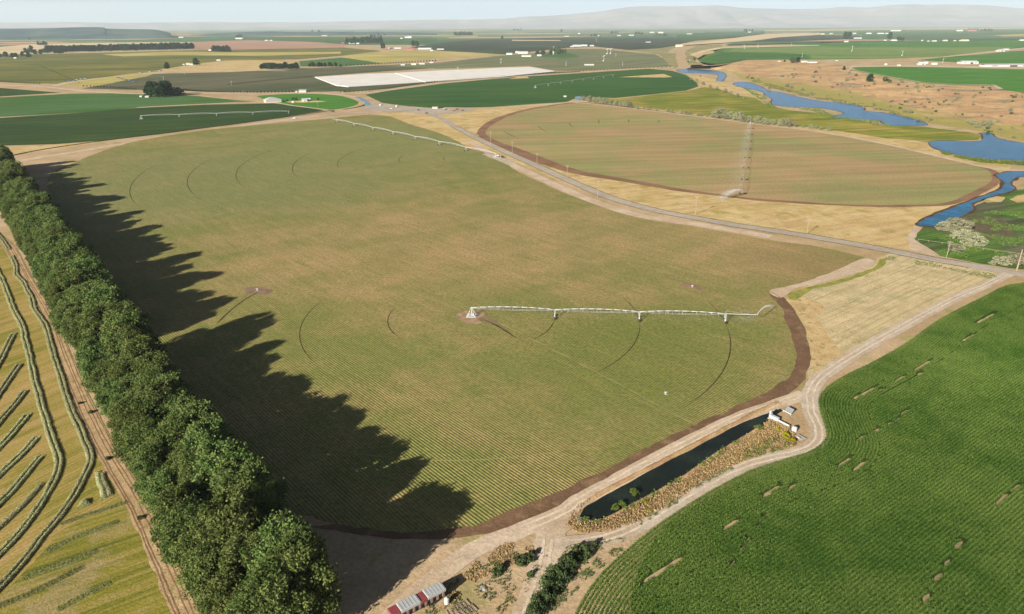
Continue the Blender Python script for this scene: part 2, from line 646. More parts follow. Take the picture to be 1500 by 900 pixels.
M_berm = soil('berm_earth', C(190, 150, 112), C(206, 176, 130), 12, 0.7, C(170, 150, 90), 0.5)


def far_mat():
    g = G('far_farmland')
    w = g.warp(g.pos(), rad(84), (1 / 1500.0, 1 / 700.0, 0))
    c = g.vor(w, 1.0, 'CHEBYCHEV', 'Color', 0.75)
    v = g.n_out(c)[0]
    col = g.ramp(v, [(0.0, C(70, 108, 62)), (0.3, C(92, 124, 76)), (0.5, C(112, 130, 84)), (0.68, C(78, 110, 70)), (0.8, C(190, 172, 124)), (0.92, C(200, 160, 132)), (1.0, C(84, 96, 70))])
    for nd in g.t.nodes:
        if nd.type == 'VALTORGB':
            nd.color_ramp.interpolation = 'CONSTANT'
    s = g.noise(g.warp(g.pos(), rad(84), (1 / 900.0, 1 / 130.0, 0)), 1.0, 5, 0.65)
    col = g.gain(col, s, 0.78, 1.22)
    return g.finish(col, 0.95)


M_far = far_mat()


def water_mat(name, c, rough=0.12, spec=0.5, scale=0.5):
    g = G(name)
    n = g.noise(g.warp(g.pos(), rad(60), (0.35, 1.0, 1.0)), scale, 3, 0.6)
    s = g.noise(None, 1 / 14.0, 3, 0.6)
    col = g.mix(g.sstep(s, 0.38, 0.66), tuple(v * 0.75 for v in c[:3]) + (1,), tuple(v * 1.5 for v in c[:3]) + (1,))
    s2 = g.noise(g.warp(g.pos(), rad(30), (1, 0.4, 1)), 1 / 40.0, 4, 0.65)
    col = g.mix(g.math('MULTIPLY', g.sstep(s2, 0.56, 0.66), 0.35), col, (c[0] * 2.2 + 0.02, c[1] * 1.15, c[2] * 0.75, 1))
    return g.finish(col, rough, n, 0.25, 0.5, spec)


M_water = water_mat('river_water', C(0, 96, 134), 0.2, 0.15)
M_canalwater = water_mat('canal_water', C(100, 140, 150), 0.25, 0.4)
M_pond = water_mat('pond_water', C(34, 42, 34), 0.08, 0.3)

# ------------------------------------------------------------------ base ground: one sheet out to the horizon, finer near the camera
def ground_sheet():
    xs = [0.0]
    s = 40.0
    while xs[-1] < 45000:
        xs.append(xs[-1] + s)
        s *= 1.16
    xs = sorted([-v for v in xs[1:]] + xs)
    ys = [-400.0]
    s = 60.0
    y = -400.0
    while y < 60000:
        y += s
        if y > 900:
            s *= 1.14
        ys.append(y)
    V = [(x, y, 0.0) for y in ys for x in xs]
    nx = len(xs)
    Fs = [(j * nx + i, j * nx + i + 1, (j + 1) * nx + i + 1, (j + 1) * nx + i) for j in range(len(ys) - 1) for i in range(nx - 1)]
    return setting(link('ground', mesh('ground', V, Fs), M_ground), 'dry tan ground of the whole plain')


ground_sheet()

S = poly
# far patchwork plain
S('far_plain', [(-500, 39.6), (750, 37.2), (2000, 32.5), (2000, 60), (1500, 60), (1200, 62), (1000, 68), (700, 66), (420, 66), (250, 70), (0, 84), (-500, 95)], M_far, 1, label='hazy patchwork of far farm fields')
# left middle distance
S('tan_strip', [(-200, 76), (0, 69), (60, 64), (200, 62), (290, 62), (290, 75), (150, 78), (0, 80), (-200, 86)], M_stubble, 2, label='pale bare strip behind the dark windbreak')
S('ploughed_field', [(283, 62), (337, 60), (367, 59), (450, 62), (505, 65), (505, 70), (400, 72), (283, 73)], M_plough, 3, label='pinkish ploughed field beyond the vineyard')
S('far_green_field', [(330, 59.5), (360, 55.5), (430, 54), (500, 54), (640, 57), (640, 62), (505, 64.5), (450, 61.5), (367, 58.6)], M_green_mid, 3, label='blue-green field behind the ploughed ground')
S('yellow_strip', [(360, 53), (430, 51.5), (560, 50.5), (700, 52.5), (700, 54), (560, 53), (430, 54)], M_yellow, 4, label='thin straw yellow strip on the far plain')
S('vineyard', [(-200, 100), (-40, 88), (50, 80), (285, 73.5), (400, 72), (505, 70), (560, 75), (500, 82), (440, 87), (330, 89), (285, 94), (235, 103), (180, 109.5), (85, 123.5), (60, 122.5), (0, 119.5), (-200, 122)], M_vine, 2, label='olive green vineyard with long dark row lines')
S('yellow_flush', [(150, 80), (250, 76), (380, 77), (500, 76), (500, 79), (380, 82), (250, 81), (180, 83)], M_yellow, 3, amp=8, step=30, label='yellowing patch of vines')
S('dry_yard', [(285, 94), (330, 89), (385, 88), (430, 92), (430, 99), (390, 103), (330, 106), (280, 105), (240, 105), (235, 102)], M_drygrass, 4, label='dry yellow yard by the packing sheds')
S('grain_field', [(500, 83), (560, 75), (610, 75), (650, 76), (740, 80), (690, 83.5), (640, 85.5), (560, 93.5), (520, 88)], M_yellow, 4, label='ripe yellow grain field')
S('green_wedge', [(438, 90), (500, 84.5), (520, 87), (560, 93), (500, 97.5), (440, 97.5)], M_green_light, 5, label='green wedge beside the grain field')
S('dark_orchard', [(600, 70), (640, 64), (700, 58), (800, 56), (1000, 56), (1010, 64), (960, 72), (920, 73.5), (870, 68.5), (830, 70.5), (740, 80), (690, 77), (650, 75)], M_orch_dark, 2, label='dark purplish orchard block')
S('stubble_sliver', [(750, 58.5), (820, 59), (822, 60), (750, 60)], M_stubble, 4, label='pale sliver inside the dark orchard')
S('orchard', [(205, 110), (240, 108), (330, 106), (420, 102), (500, 98), (560, 96), (640, 92.5), (640, 100), (560, 105), (460, 112.5), (510, 127.5), (500, 134), (440, 135), (330, 135), (250, 133), (200, 132), (120, 130), (165, 122)], M_orch, 3, label='grey-green orchard below the dry yard')
S('pale_orchard', [(560, 96.5), (640, 92.5), (730, 82), (810, 76), (830, 72), (880, 72), (960, 80), (985, 93), (1000, 97), (930, 100), (850, 104), (815, 104), (775, 97), (640, 101)], M_orch2, 4, label='pale orchard running up to the farm hamlet')
S('orchard_strip', [(500, 134), (510, 127.5), (620, 121.5), (740, 112.5), (815, 105.5), (850, 104.5), (850, 106), (740, 113), (640, 120.5), (570, 130), (505, 135.5)], M_orch, 4, label='narrow orchard strip below the white netting')
S('hamlet_garden', [(790, 84), (800, 80), (835, 78), (850, 83), (830, 86)], M_green_light, 5, amp=6, step=20, label='green garden round the hamlet')
S('straw_field', [(85, 123.8), (180, 110), (235, 105), (215, 112), (165, 121.5), (120, 128)], M_yellow, 4, label='straw coloured field inside the bend')
# left green fields
S('west_field', [(-300, 128), (0, 129), (90, 136), (0, 141.5), (-300, 150)], M_green_left, 3, label='small dark green field at the road bend')
S('mid_green_field', [(-300, 158), (0, 143), (100, 137.5), (200, 136.5), (290, 141), (345, 147), (382, 149), (300, 152), (220, 156), (150, 163), (60, 168.5), (0, 171.5), (-300, 190)], M_green_light, 3, label='lighter green field around the dark tree clump')
S('dark_green_field', [(-300, 196), (0, 173), (100, 166.5), (200, 158.5), (300, 153.5), (400, 151.5), (440, 156), (475, 162.5), (420, 171), (330, 183.5), (250, 195), (160, 205.5), (80, 211.5), (0, 213.5), (-300, 228)], M_green_left, 4, label='dark green field with a sprinkler line')
S('farmyard_lawn', [(383, 140), (440, 137.5), (490, 139.5), (515, 145), (525, 151.5), (505, 158.5), (470, 161), (440, 156), (405, 150), (380, 143)], M_lawn, 4, smooth=True, label='bright green paddock around the white house')
S('house_yard', [(415, 149), (440, 147), (470, 148), (478, 149), (460, 150), (430, 151)], M_yellow, 5, label='yellow grass round the white house')
S('dry_verge', [(-100, 222), (0, 216), (60, 212.5), (110, 210), (165, 206), (100, 216), (40, 225), (-100, 240)], M_drygrass, 3, amp=2, step=10, label='dry tan verge north of the ditch')
# dark green field in the middle
S('large_green_field', [(535, 139), (570, 133), (650, 122.5), (750, 113.5), (850, 107.5), (950, 101), (985, 104), (1005, 110), (1020, 121), (1023, 127), (1005, 133), (950, 139), (900, 144), (850, 142), (838, 146), (830, 150), (790, 152), (720, 157), (640, 159), (590, 155), (560, 151)], M_green_mid, 3, label='large dark green field in the middle distance')
S('bare_wedge', [(905, 113.3), (950, 110), (972, 108.5), (985, 113), (975, 113.8)], M_drygrass, 4, label='bare tan wedge in the large green field')
S('bare_corner', [(760, 112.7), (772, 111.5), (775, 114.5), (745, 116)], M_drygrass, 4, label='bare corner of the large green field')
# dry grass around the road
S('dry_grass', [(560, 166), (640, 163), (700, 160), (800, 152), (860, 147), (930, 150), (1000, 158), (1200, 182), (1340, 206), (1480, 240), (1480, 285), (1420, 300), (1350, 322), (1338, 366), (1200, 352), (1080, 333), (960, 312), (850, 278), (750, 236), (640, 200), (545, 173)], M_drygrass, 2, label='dry straw coloured grass along the road')
S('fallow_field', [(1283, 379), (1310, 370), (1380, 384), (1468, 401), (1440, 420), (1400, 440), (1300, 497), (1215, 545), (1186, 562), (1178, 505), (1165, 465), (1148, 440), (1175, 421), (1240, 405), (1280, 390)], M_fallow, 2, amp=1, step=6, label='dry fallow triangle with faint green strips')
M_drypatch = soil('dry_patch', C(222, 192, 140), C(206, 176, 124), 9, 0.7, C(150, 146, 96), 0.4)
S('dry_patch', [(1150, 440), (1172, 436), (1205, 445), (1200, 470), (1215, 500), (1235, 520), (1210, 545), (1188, 560), (1182, 515), (1165, 465)], M_drypatch, 4, amp=4, step=5, label='dry orange grass beside the brown headland')
S('green_fringe', [(1152, 431), (1180, 421.5), (1240, 407), (1281, 391), (1290, 380), (1300, 378), (1296, 388), (1270, 402), (1225, 417), (1190, 424), (1165, 440), (1155, 438)], M_fringe, 5, amp=1.2, step=4, label='green weedy fringe along the bare headland')
# pivot circle beyond the road
ring = [(700, 192), (716, 178), (750, 165), (800, 155), (850, 150), (900, 154), (1000, 167), (1100, 180), (1200, 193), (1300, 213), (1400, 236), (1458, 250), (1466, 262), (1455, 276), (1400, 299), (1350, 302.5), (1250, 302.5), (1150, 297), (1090, 292), (1000, 281), (900, 264.5), (840, 254.5), (780, 236), (720, 212.5), (702, 201)]
S('field_border', ring, M_brown2, 3, smooth=True, amp=2, step=10, label='bare red-brown border of the far pivot field')
circ = [(712, 192), (724, 181), (755, 167), (800, 157), (850, 151), (900, 155), (1000, 167.5), (1100, 180.5), (1200, 193.5), (1300, 213.5), (1400, 236.5), (1448, 250), (1452, 260), (1443, 272), (1392, 295), (1345, 300), (1250, 300), (1150, 294), (1090, 289), (1000, 277), (900, 259), (846, 249), (790, 229), (732, 208), (713, 198)]
S('pivot_field', circ, M_circle, 4, smooth=True, amp=1.5, step=8, label='round tan field beyond the road')
# main field
brown = [(455, 770), (560, 790), (640, 790), (720, 783), (760, 768), (822, 741), (880, 712), (960, 668), (1040, 628), (1100, 602), (1150, 582), (1180, 556), (1188, 520), (1180, 480), (1158, 445), (1140, 428), (1127, 427), (1100, 480), (1100, 560), (900, 650), (600, 760)]
S('damp_headland', brown, M_brown, 4, amp=0.8, step=3, label='dark damp soil round the edge of the row crop')
main = [(110, 238), (150, 222), (200, 207), (300, 191), (400, 181), (480, 174), (520, 170), (545, 168), (575, 172), (600, 182), (640, 194), (668, 206), (690, 219), (720, 227), (760, 252), (820, 280), (880, 302), (940, 320), (1000, 329), (1060, 340), (1130, 352), (1200, 362), (1250, 373), (1266, 379), (1240, 392), (1200, 408), (1165, 419), (1127, 427), (1143, 450), (1154, 480), (1163, 505), (1166, 525), (1158, 548), (1126, 572), (1080, 594), (1020, 621), (960, 648), (900, 681), (840, 710), (800, 727), (740, 752), (700, 766), (640, 779), (560, 778), (480, 764), (400, 740), (340, 680), (268, 600), (205, 490), (182, 468), (140, 415), (88, 325), (70, 262)]
S('row_crop_field', main, M_main, 5, smooth=True, amp=1.3, step=3, label='large olive row crop field with wheel tracks')
S('bare_spit', [(1127, 425.5), (1165, 417), (1205, 404), (1245, 387), (1268, 379), (1281, 383), (1272, 393), (1240, 404), (1190, 417), (1162, 424), (1150, 434), (1140, 436)], M_track, 6, smooth=True, amp=0.8, step=3, label='pale bare spit at the corner of the row crop')
S('bare_patch', [(356, 424), (368, 420), (390, 421), (401, 427), (392, 432), (372, 431), (360, 432)], soil('bare_patch_soil', C(158, 130, 112), C(138, 112, 92), 4, 0.5), 6, amp=1.2, step=2, label='bare patch in the row crop west of the pivot')
S('bare_patch', [(992, 416), (1005, 414), (1020, 417), (1035, 427), (1018, 424), (1000, 420)], soil('bare_patch_soil_east', C(168, 136, 112), C(150, 120, 96), 5, 0.5), 6, amp=1.2, step=2, label='bare patch in the row crop north of the pivot arm')
S('pivot_pad', [(668, 463), (680, 455), (702, 455), (716, 463), (722, 470), (700, 475), (680, 473)], soil('pad_soil', C(190, 160, 128), C(160, 130, 104), 4, 0.5), 6, amp=1.0, step=2, label='bare pale pad around the pivot point')
S('wet_pad', [(700, 468), (712, 460), (722, 466), (745, 486), (728, 477), (708, 473)], soil('wet_soil', C(150, 130, 98), C(138, 120, 88), 4, 0.5), 7, amp=0.8, step=2, label='wet soil beside the pivot point')
ribbon('ring_track', catmull([(1127, 427), (1142, 436), (1160, 462), (1175, 495), (1181, 520), (1176, 540)], False), 0.45, M_brown, 7, smooth=False, label='dark tyre rut along the headland')

# roads and tracks
ribbon('paved_road', [(470, 169), (540, 163), (590, 163), (632, 168), (665, 185), (700, 203.5), (750, 227), (800, 249.5), (850, 272), (900, 292), (960, 308.5), (1020, 320), (1080, 330.5), (1150, 341), (1220, 352.5), (1300, 367), (1360, 379), (1420, 389), (1500, 402), (1600, 420)], 9.5, M_road, 8, label='grey paved road curving across the fields')
ribbon('road_shoulder', [(690, 208), (720, 226), (760, 246), (820, 274), (880, 299), (940, 317), (1000, 325.5), (1060, 335), (1130, 347)], 9.0, M_track, 6, label='pale dirt shoulder below the paved road')
ribbon('dirt_road', [(1478, 401), (1440, 419.5), (1400, 436.5), (1350, 463), (1300, 491), (1260, 514), (1222, 538), (1198, 557), (1187, 578), (1189, 605), (1199, 628), (1196, 649), (1170, 663), (1130, 671), (1080, 686), (1030, 711), (980, 741), (940, 766), (905, 783), (865, 793), (815, 798)], 5.6, M_lane, 8, jitter=0.12, label='pale dirt lane between the corn and the pond')
ribbon('dirt_track', [(520, 960), (600, 880), (690, 808), (760, 778), (822, 752), (850, 733), (900, 706), (960, 673), (1020, 642), (1080, 613), (1130, 595), (1180, 577)], 5.5, M_track, 7, jitter=0.12, label='pale track between the row crop and the pond')
ribbon('dirt_track', [(822, 757), (808, 780), (803, 800), (797, 830), (787, 865), (775, 900), (755, 960)], 7.5, M_track, 6, jitter=0.2, label='pale dirt track leaving the bottom of the scene')
ribbon('farm_road', [(-100, 262), (25, 237), (100, 224), (200, 208), (300, 193), (400, 178.5), (490, 167), (560, 164)], 12.0, M_track, 4, jitter=0.1, label='tan farm road along the ditch')
ribbon('farm_road', [(-100, 122), (0, 125), (60, 127), (100, 131), (150, 135.5), (230, 138), (300, 136.5), (420, 136.5), (480, 137.5), (520, 142)], 16.0, M_track, 3, jitter=0.1, label='tan road passing behind the tree clump')
ribbon('farm_road', [(80, 126), (100, 121), (140, 115.5), (180, 111.5), (215, 108), (250, 104.5), (300, 103), (420, 104)], 18.0, M_track, 5, jitter=0.1, label='tan road curving past the parked trucks')
ribbon('farm_lane', [(200, 157.5), (300, 152.5), (385, 149), (430, 155), (480, 161)], 6.0, M_track, 6, label='narrow lane past the pale barn')
ribbon('farm_lane', [(840, 150), (900, 156), (1000, 168), (1100, 181), (1200, 193.5), (1300, 212), (1400, 235), (1450, 246), (1500, 251)], 7.0, M_track, 6, jitter=0.1, label='pale lane round the back of the round field')
ribbon('farm_lane', [(535, 137), (570, 132), (650, 121.5), (750, 112.5), (850, 106), (950, 100), (1000, 98)], 12.0, M_track, 5, label='tan lane along the top of the large green field')
ribbon('farm_lane', [(650, 158), (720, 158.5), (790, 154), (850, 148)], 10.0, M_track, 4, label='tan lane along the bottom of the large green field')
S('gravel_yard', [(540, 152), (560, 152), (590, 156), (640, 160), (700, 160), (680, 165), (640, 168), (560, 162), (530, 160)], M_road, 7, amp=2, step=8, label='grey gravel yard at the road junction')
S('gravel_apron', [(706, 226), (722, 224), (745, 232), (758, 240), (735, 238)], M_lane, 9, amp=1, step=4, label='pale gravel turnout beside the road')
S('gateway', [(1332, 365), (1330, 345), (1338, 330), (1350, 335), (1362, 355), (1372, 378)], M_track, 5, amp=1, step=4, label='bare gateway onto the road')

M_rutpale = soil('pale_rut', C(232, 214, 190), C(220, 200, 174), 6, 0.5, None, 0.1)


def ruts(px, half, width, layer, label):
    w0 = [P(a, b) for a, b in catmull(px, False, 8)]
    for sgn in (-1, 1):
        q = []
        for i, p in enumerate(w0):
            t = w0[min(i + 1, len(w0) - 1)] - w0[max(i - 1, 0)]
            t.normalize()
            q.append(p + Vector((-t.y, t.x, 0)) * (sgn * half + 0.3 * mn.noise(Vector((i * 0.3, sgn, half)))))
        ribbon('wheel_rut', None, width, M_rutpale, layer, world=q, jitter=0.5, taper=0.05, label=label)


ruts([(1474, 403), (1440, 419.5), (1400, 436.5), (1350, 463), (1300, 491), (1260, 514), (1222, 538), (1198, 557), (1187, 578), (1189, 605), (1199, 628), (1196, 649), (1170, 663), (1130, 671), (1080, 686), (1030, 711), (980, 741), (940, 766), (905, 783), (865, 793), (825, 797)], 0.95, 0.7, 10, 'pale tyre rut in the dirt lane beside the corn')
ruts([(760, 778), (822, 752), (850, 733), (900, 706), (960, 673), (1020, 642), (1080, 613), (1130, 595), (1172, 580)], 0.95, 0.7, 9, 'pale tyre rut in the track above the pond')
ruts([(803, 790), (800, 812), (795, 838), (785, 868), (772, 905), (755, 955)], 1.0, 0.8, 9, 'pale tyre rut in the dirt track at the bottom')

M_edgeweed = soil('road_edge', C(120, 112, 70), C(150, 134, 92), 5, 0.5)
rd = [P(a, b) for a, b in catmull([(665, 185), (700, 203.5), (750, 227), (800, 249.5), (850, 272), (900, 292), (960, 308.5), (1020, 320), (1080, 330.5), (1150, 341), (1220, 352.5), (1300, 367), (1360, 379), (1420, 389)], False, 8)]
for sgn in (-1, 1):
    q = []
    for i, p in enumerate(rd):
        t = rd[min(i + 1, len(rd) - 1)] - rd[max(i - 1, 0)]
        t.normalize()
        q.append(p + Vector((-t.y, t.x, 0)) * (sgn * 5.0 + 0.5 * mn.noise(Vector((i * 0.4, sgn, 3)))))
    ribbon('road_verge', None, 1.1, M_edgeweed, 9, world=q, jitter=0.9, label='dark weedy edge of the paved road')

# ditch and canals
ribbon('irrigation_ditch', [(-60, 240), (10, 229), (60, 219.5), (120, 210.5), (180, 202.5), (260, 192.5), (330, 183.8), (420, 171.5), (475, 163.5), (490, 161.5)], 4.5, M_ditch, 9, label='dark ditch along the green field')
ribbon('irrigation_ditch', [(503, 160.5), (520, 157.8), (533, 154.5), (537, 151), (533, 148)], 5.0, M_ditch, 9, label='dark ditch curving round the paddock')
S('canal', [(520, 142.5), (528, 142.3), (537, 147), (544, 153), (541, 155), (534, 154.5), (534, 150), (527, 146)], M_canalwater, 9, label='pale blue concrete canal at the junction')
S('canal', [(842, 142), (850, 141), (856, 145), (848, 147.5), (843, 145)], M_canalwater, 9, label='small pale blue basin at the head of the round field')

# river valley
S('meadow', [(866, 143), (905, 145), (950, 140), (1010, 133), (1030, 128), (1060, 128), (1100, 140), (1120, 152), (1150, 161), (1220, 168), (1290, 184), (1355, 186), (1420, 194), (1437, 199), (1432, 205), (1360, 208), (1340, 206), (1300, 203), (1230, 192), (1100, 177), (960, 160), (880, 149)], M_meadow, 5, amp=3, step=10, label='yellow-green meadow between the fields and the river')
S('dry_bank', [(1005, 109), (1030, 112), (1052, 119), (1075, 125), (1115, 138), (1120, 146), (1080, 140), (1050, 130), (1026, 127), (1020, 118)], M_drygrass, 6, amp=3, step=10, label='dry bank beside the upper river')
S('marsh', [(1340, 350), (1352, 333), (1395, 322), (1432, 300), (1470, 285), (1500, 276), (1640, 270), (1640, 425), (1500, 396), (1430, 385), (1375, 375)], M_marsh, 5, amp=2, step=5, label='green marsh beside the stream')
S('marsh_bare', [(1395, 325), (1430, 315), (1470, 322), (1490, 345), (1450, 350), (1420, 345)], soil('marsh_mud', C(118, 104, 82), C(100, 96, 70), 10, 0.7, C(80, 92, 56), 0.4), 6, amp=5, step=6, label='grey-brown reed bed in the marsh')
S('sand_patch', [(1436, 292), (1450, 287), (1470, 289), (1468, 296), (1445, 297)], M_drygrass, 7, amp=1.5, step=5, label='sandy patch by the stream')
S('sand_patch', [(1478, 292), (1500, 284), (1540, 282), (1540, 291), (1490, 297)], M_drygrass, 7, amp=1.5, step=5, label='sandy patch at the edge of the marsh')
river = [
    ([(992, 102.5), (1010, 101.2), (1050, 104), (1063, 110), (1058, 119), (1050, 118), (1052, 110.5), (1030, 108), (1000, 107)], 'upper bend of the blue river'),
    ([(1075, 122), (1090, 120), (1110, 125), (1125, 132.5), (1140, 135), (1170, 142), (1200, 148), (1240, 152), (1265, 158), (1266, 162.5), (1290, 165), (1320, 170), (1356, 181), (1350, 184.5), (1310, 184), (1295, 182), (1285, 176.5), (1225, 173.5), (1222, 170), (1236, 165.5), (1200, 158.5), (1140, 155.5), (1130, 150), (1132, 146), (1120, 140), (1117, 135), (1080, 126.5)], 'long blue reach of the river'),
    ([(1361, 209), (1375, 206.5), (1400, 207), (1436, 206.5), (1441, 199), (1436, 196), (1450, 195), (1462, 203), (1500, 210), (1600, 222), (1600, 243), (1500, 236), (1440, 232.5), (1400, 226.5), (1372, 218.5)], 'broad blue pond of the river'),
    ([(1460, 256), (1475, 252.5), (1500, 251.5), (1580, 254), (1580, 260), (1500, 259), (1484, 263), (1480, 270), (1486, 278), (1455, 287.5), (1424, 298), (1425, 308), (1405, 318), (1372, 331), (1350, 331), (1344, 328.5), (1370, 315), (1400, 303), (1428, 292), (1466, 277), (1471, 268), (1463, 261)], 'narrow blue stream below the round field'),
]
for pts, lab in river:
    cx = sum(p[0] for p in pts) / len(pts); cy = sum(p[1] for p in pts) / len(pts)
    w0 = [P(*p) for p in catmull(pts, True, 5)]
    c0 = sum(w0, Vector()) / len(w0)
    # muddy bank: the same outline pushed out about 4 m
    n = len(w0)
    area = sum(w0[i].x * w0[(i + 1) % n].y - w0[(i + 1) % n].x * w0[i].y for i in range(n))
    sg = -1 if area > 0 else 1
    outl = []
    for i in range(n):
        t = w0[(i + 1) % n] - w0[i - 1]
        t.normalize()
        outl.append(w0[i] + Vector((-t.y, t.x, 0)) * sg * 1.8)
    outl = ragged(outl, 6, 2.2, cx)
    for nm, ring_, m_, lay, lb in (('river_bank', outl, M_bank, 7, 'dark red-brown margin of the ' + lab), ('river', ragged(w0, 5, 1.2, cy), M_water, 8, lab)):
        vs = [Vector((p.x, p.y, lay * LAYER)) for p in ring_]
        fs = []
        for a, b, c in tessellate_polygon([vs]):
            nn = (vs[b] - vs[a]).cross(vs[c] - vs[a])
            fs.append((a, b, c) if nn.z > 0 else (a, c, b))
        setting(link(nm, mesh(nm, vs, fs), m_), lb, 'river bank' if nm == 'river_bank' else 'river')

# plateau beyond the river and the hillside up to it
plat_edge = [(1005, 96), (1050, 96), (1095, 89), (1150, 89), (1200, 91), (1245, 98), (1262, 106), (1310, 117), (1370, 124.5), (1455, 128), (1500, 138), (1620, 160), (1900, 215)]
foot = [(985, 100), (1058, 103), (1090, 117), (1130, 129), (1180, 139.5), (1240, 150), (1300, 164), (1330, 172), (1360, 181), (1440, 193.5), (1500, 208), (1620, 223), (1900, 262)]
top_w = [P(a, b, 0, True) for a, b in catmull(plat_edge, False, 10)]
for i_ in range(6):
    top_w[i_].z *= (i_ / 6.0) * 0.98 + 0.02
foot_w = [P(a, b, 0.0) for a, b in catmull(foot, False, 10)]


def hill_mat():
    g = G('sage_hillside')
    a = g.noise(None, 1 / 70.0, 6, 0.65)
    z = g.n_out(g.pos())[2]
    col = g.mix(g.sstep(a, 0.42, 0.58), C(216, 180, 130), C(200, 160, 116))
    b = g.noise(g.warp(g.pos(), rad(100), (0.5, 1, 1)), 1 / 45.0, 6, 0.68)
    col = g.mix(g.math('MULTIPLY', g.sstep(b, 0.52, 0.62), 0.8), col, C(152, 130, 112))
    b2 = g.noise(g.warp(g.pos(), 0.4, (1, 1, 1), (90, 33, 0)), 1 / 30.0, 6, 0.7)
    col = g.mix(g.math('MULTIPLY', g.sstep(b2, 0.56, 0.66), 0.8), col, C(160, 156, 92))
    col = g.mix(g.sstep(g.math('ADD', z, g.math('MULTIPLY', a, 4.0)), 2.4, 4.2, 0.85, 0.0), col, C(170, 164, 84))
    f = g.noise(None, 0.45, 5, 0.75)
    col = g.gain(col, f, 0.72, 1.25)
    return g.finish(col, 0.97, f, 0.8, 0.9)


M_hill = hill_mat()


def hillside():
    top_h, foot_h = top_w[8:], foot_w[8:]
    n = len(top_h); m = 44
    V, Fs = [], []
    for i in range(n):
        for j in range(m + 1):
            s = j / m
            p = foot_h[i].lerp(top_h[i], s)
            ztop = top_h[i].z * min(1.0, 0.3 + i / 12.0)
            e = 0.35 * s + 0.65 * (s * s * (3 - 2 * s))
            z = ztop * e
            q = Vector((p.x / 26.0, p.y / 26.0, 0.3))
            g1 = abs(mn.noise(q)) * 2 - 0.5
            z += (g1 * 2.2 + mn.noise(q * 3.3) * 0.9) * math.sin(math.pi * min(1, s * 1.02)) ** 0.8
            V.append((p.x, p.y, max(z, 0.35 * (1 if j else 0) + 0.02)))
    for i in range(n - 1):
        for j in range(m):
            a = i * (m + 1) + j
            Fs.append((a, a + m + 1, a + m + 2, a + 1))
    me = mesh('hillside', V, Fs, True)
    o = setting(link('hillside', me, M_hill), 'dry orange-tan hillside rising from the river')
    return o, BVHTree.FromPolygons([Vector(v) for v in V], Fs)


hill_o, HILL = hillside()
# plateau sheet
pp = [Vector((p.x, p.y, p.z)) for p in top_w]
far_edge = [P(1900, 60, 0, True), P(1500, 47.5, 0, True), P(1150, 50, 0, True), P(1020, 60, 0, True), P(1002, 75, 0, True)]
for q in far_edge:
    q.z = PA - PB * q.y
far_edge[-1].z = 0.3
allp = pp + far_edge
skirt_n = len(allp)
vs = [v.copy() for v in allp]
fs = []
for a, b, c in tessellate_polygon([vs]):
    nn = (vs[b] - vs[a]).cross(vs[c] - vs[a])
    fs.append((a, b, c) if nn.z > 0 else (a, c, b))
vs += [Vector((v.x - 90.0, v.y - 10, -0.2)) for v in far_edge + [pp[0]]]
k0 = len(pp)
for i in range(len(far_edge)):
    a, b = k0 + i, (k0 + i + 1) % skirt_n
    fs.append((a, b, skirt_n + i + 1, skirt_n + i))
setting(link('plateau', mesh('plateau', vs, fs), M_ground), 'tan plateau above the river valley')


def SP(name, px, mat, layer, **kw):
    return poly(name, px, mat, 0, plateau=True, z=layer * 0.12, **kw)


M_scrub = soil('valley_scrub', C(146, 144, 92), C(178, 158, 112), 120, 3.0, C(124, 136, 78), 0.2)
S('valley_scrub', [(885, 71.5), (925, 73.5), (965, 71), (1005, 65.5), (1040, 62), (1060, 66), (1040, 72), (1015, 82), (1008, 92), (990, 100.5), (980, 95), (965, 80), (930, 75)], M_scrub, 5, amp=10, step=40, label='olive scrub at the head of the river valley')
SP('valley_scrub', [(1003, 76), (1022, 66), (1055, 66), (1060, 69), (1030, 75), (1014, 82), (1018, 90), (1030, 95), (1008, 95.5)], M_scrub, 1, amp=8, step=30, label='olive scrub on the edge of the plateau above the river')
SP('plateau_field', [(1022, 89), (1040, 78), (1062, 71), (1150, 66), (1250, 61.5), (1500, 59), (1900, 60), (1900, 75), (1500, 69), (1440, 76), (1380, 83), (1300, 86.3), (1190, 87.5), (1095, 87.8), (1050, 94.5), (1035, 93)], M_plat_green, 1, label='bright green field on the plateau')
SP('plateau_field', [(1058, 76.5), (1075, 71.5), (1170, 69), (1330, 69.5), (1490, 70), (1440, 76), (1380, 82.5), (1300, 85.5), (1190, 86.5), (1185, 80), (1130, 77)], M_plat_olive, 2, label='olive field on the plateau edge')
SP('plateau_field', [(1024, 91), (1040, 83), (1060, 77), (1130, 77.5), (1178, 80), (1186, 86.8), (1095, 87.6), (1050, 94.3), (1035, 93)], M_plat_dark, 3, label='dark green wedge field above the river')
SP('bare_ground', [(1012, 81), (1040, 75), (1046, 75), (1046, 78), (1030, 81), (1022, 86)], M_drygrass, 4, label='bare tan corner of the wedge field')
SP('plateau_field', [(1343, 88.5), (1380, 84.5), (1440, 79.5), (1480, 75.5), (1520, 74), (1900, 80), (1900, 100), (1500, 93.5), (1440, 93.5), (1400, 91.5)], M_plat_green, 2, label='green field behind the farm sheds')
SP('plateau_field', [(1245, 98.5), (1300, 97.5), (1500, 102), (1900, 112), (1900, 190), (1620, 152), (1500, 136), (1462, 131), (1456, 126), (1400, 125), (1350, 122), (1310, 115), (1272, 108), (1250, 103.5)], M_lawn, 2, label='bright green field on the lip of the hillside')
SP('field_track', [(1460, 131), (1454, 125.5), (1400, 124), (1350, 121.3), (1310, 114.3), (1272, 107.3), (1245, 102), (1243, 98), (1249, 98), (1252, 102.5), (1273, 107), (1312, 114), (1352, 121), (1400, 123.6), (1458, 124.8), (1470, 131)], M_track, 3, label='pale track along the lip of the plateau')
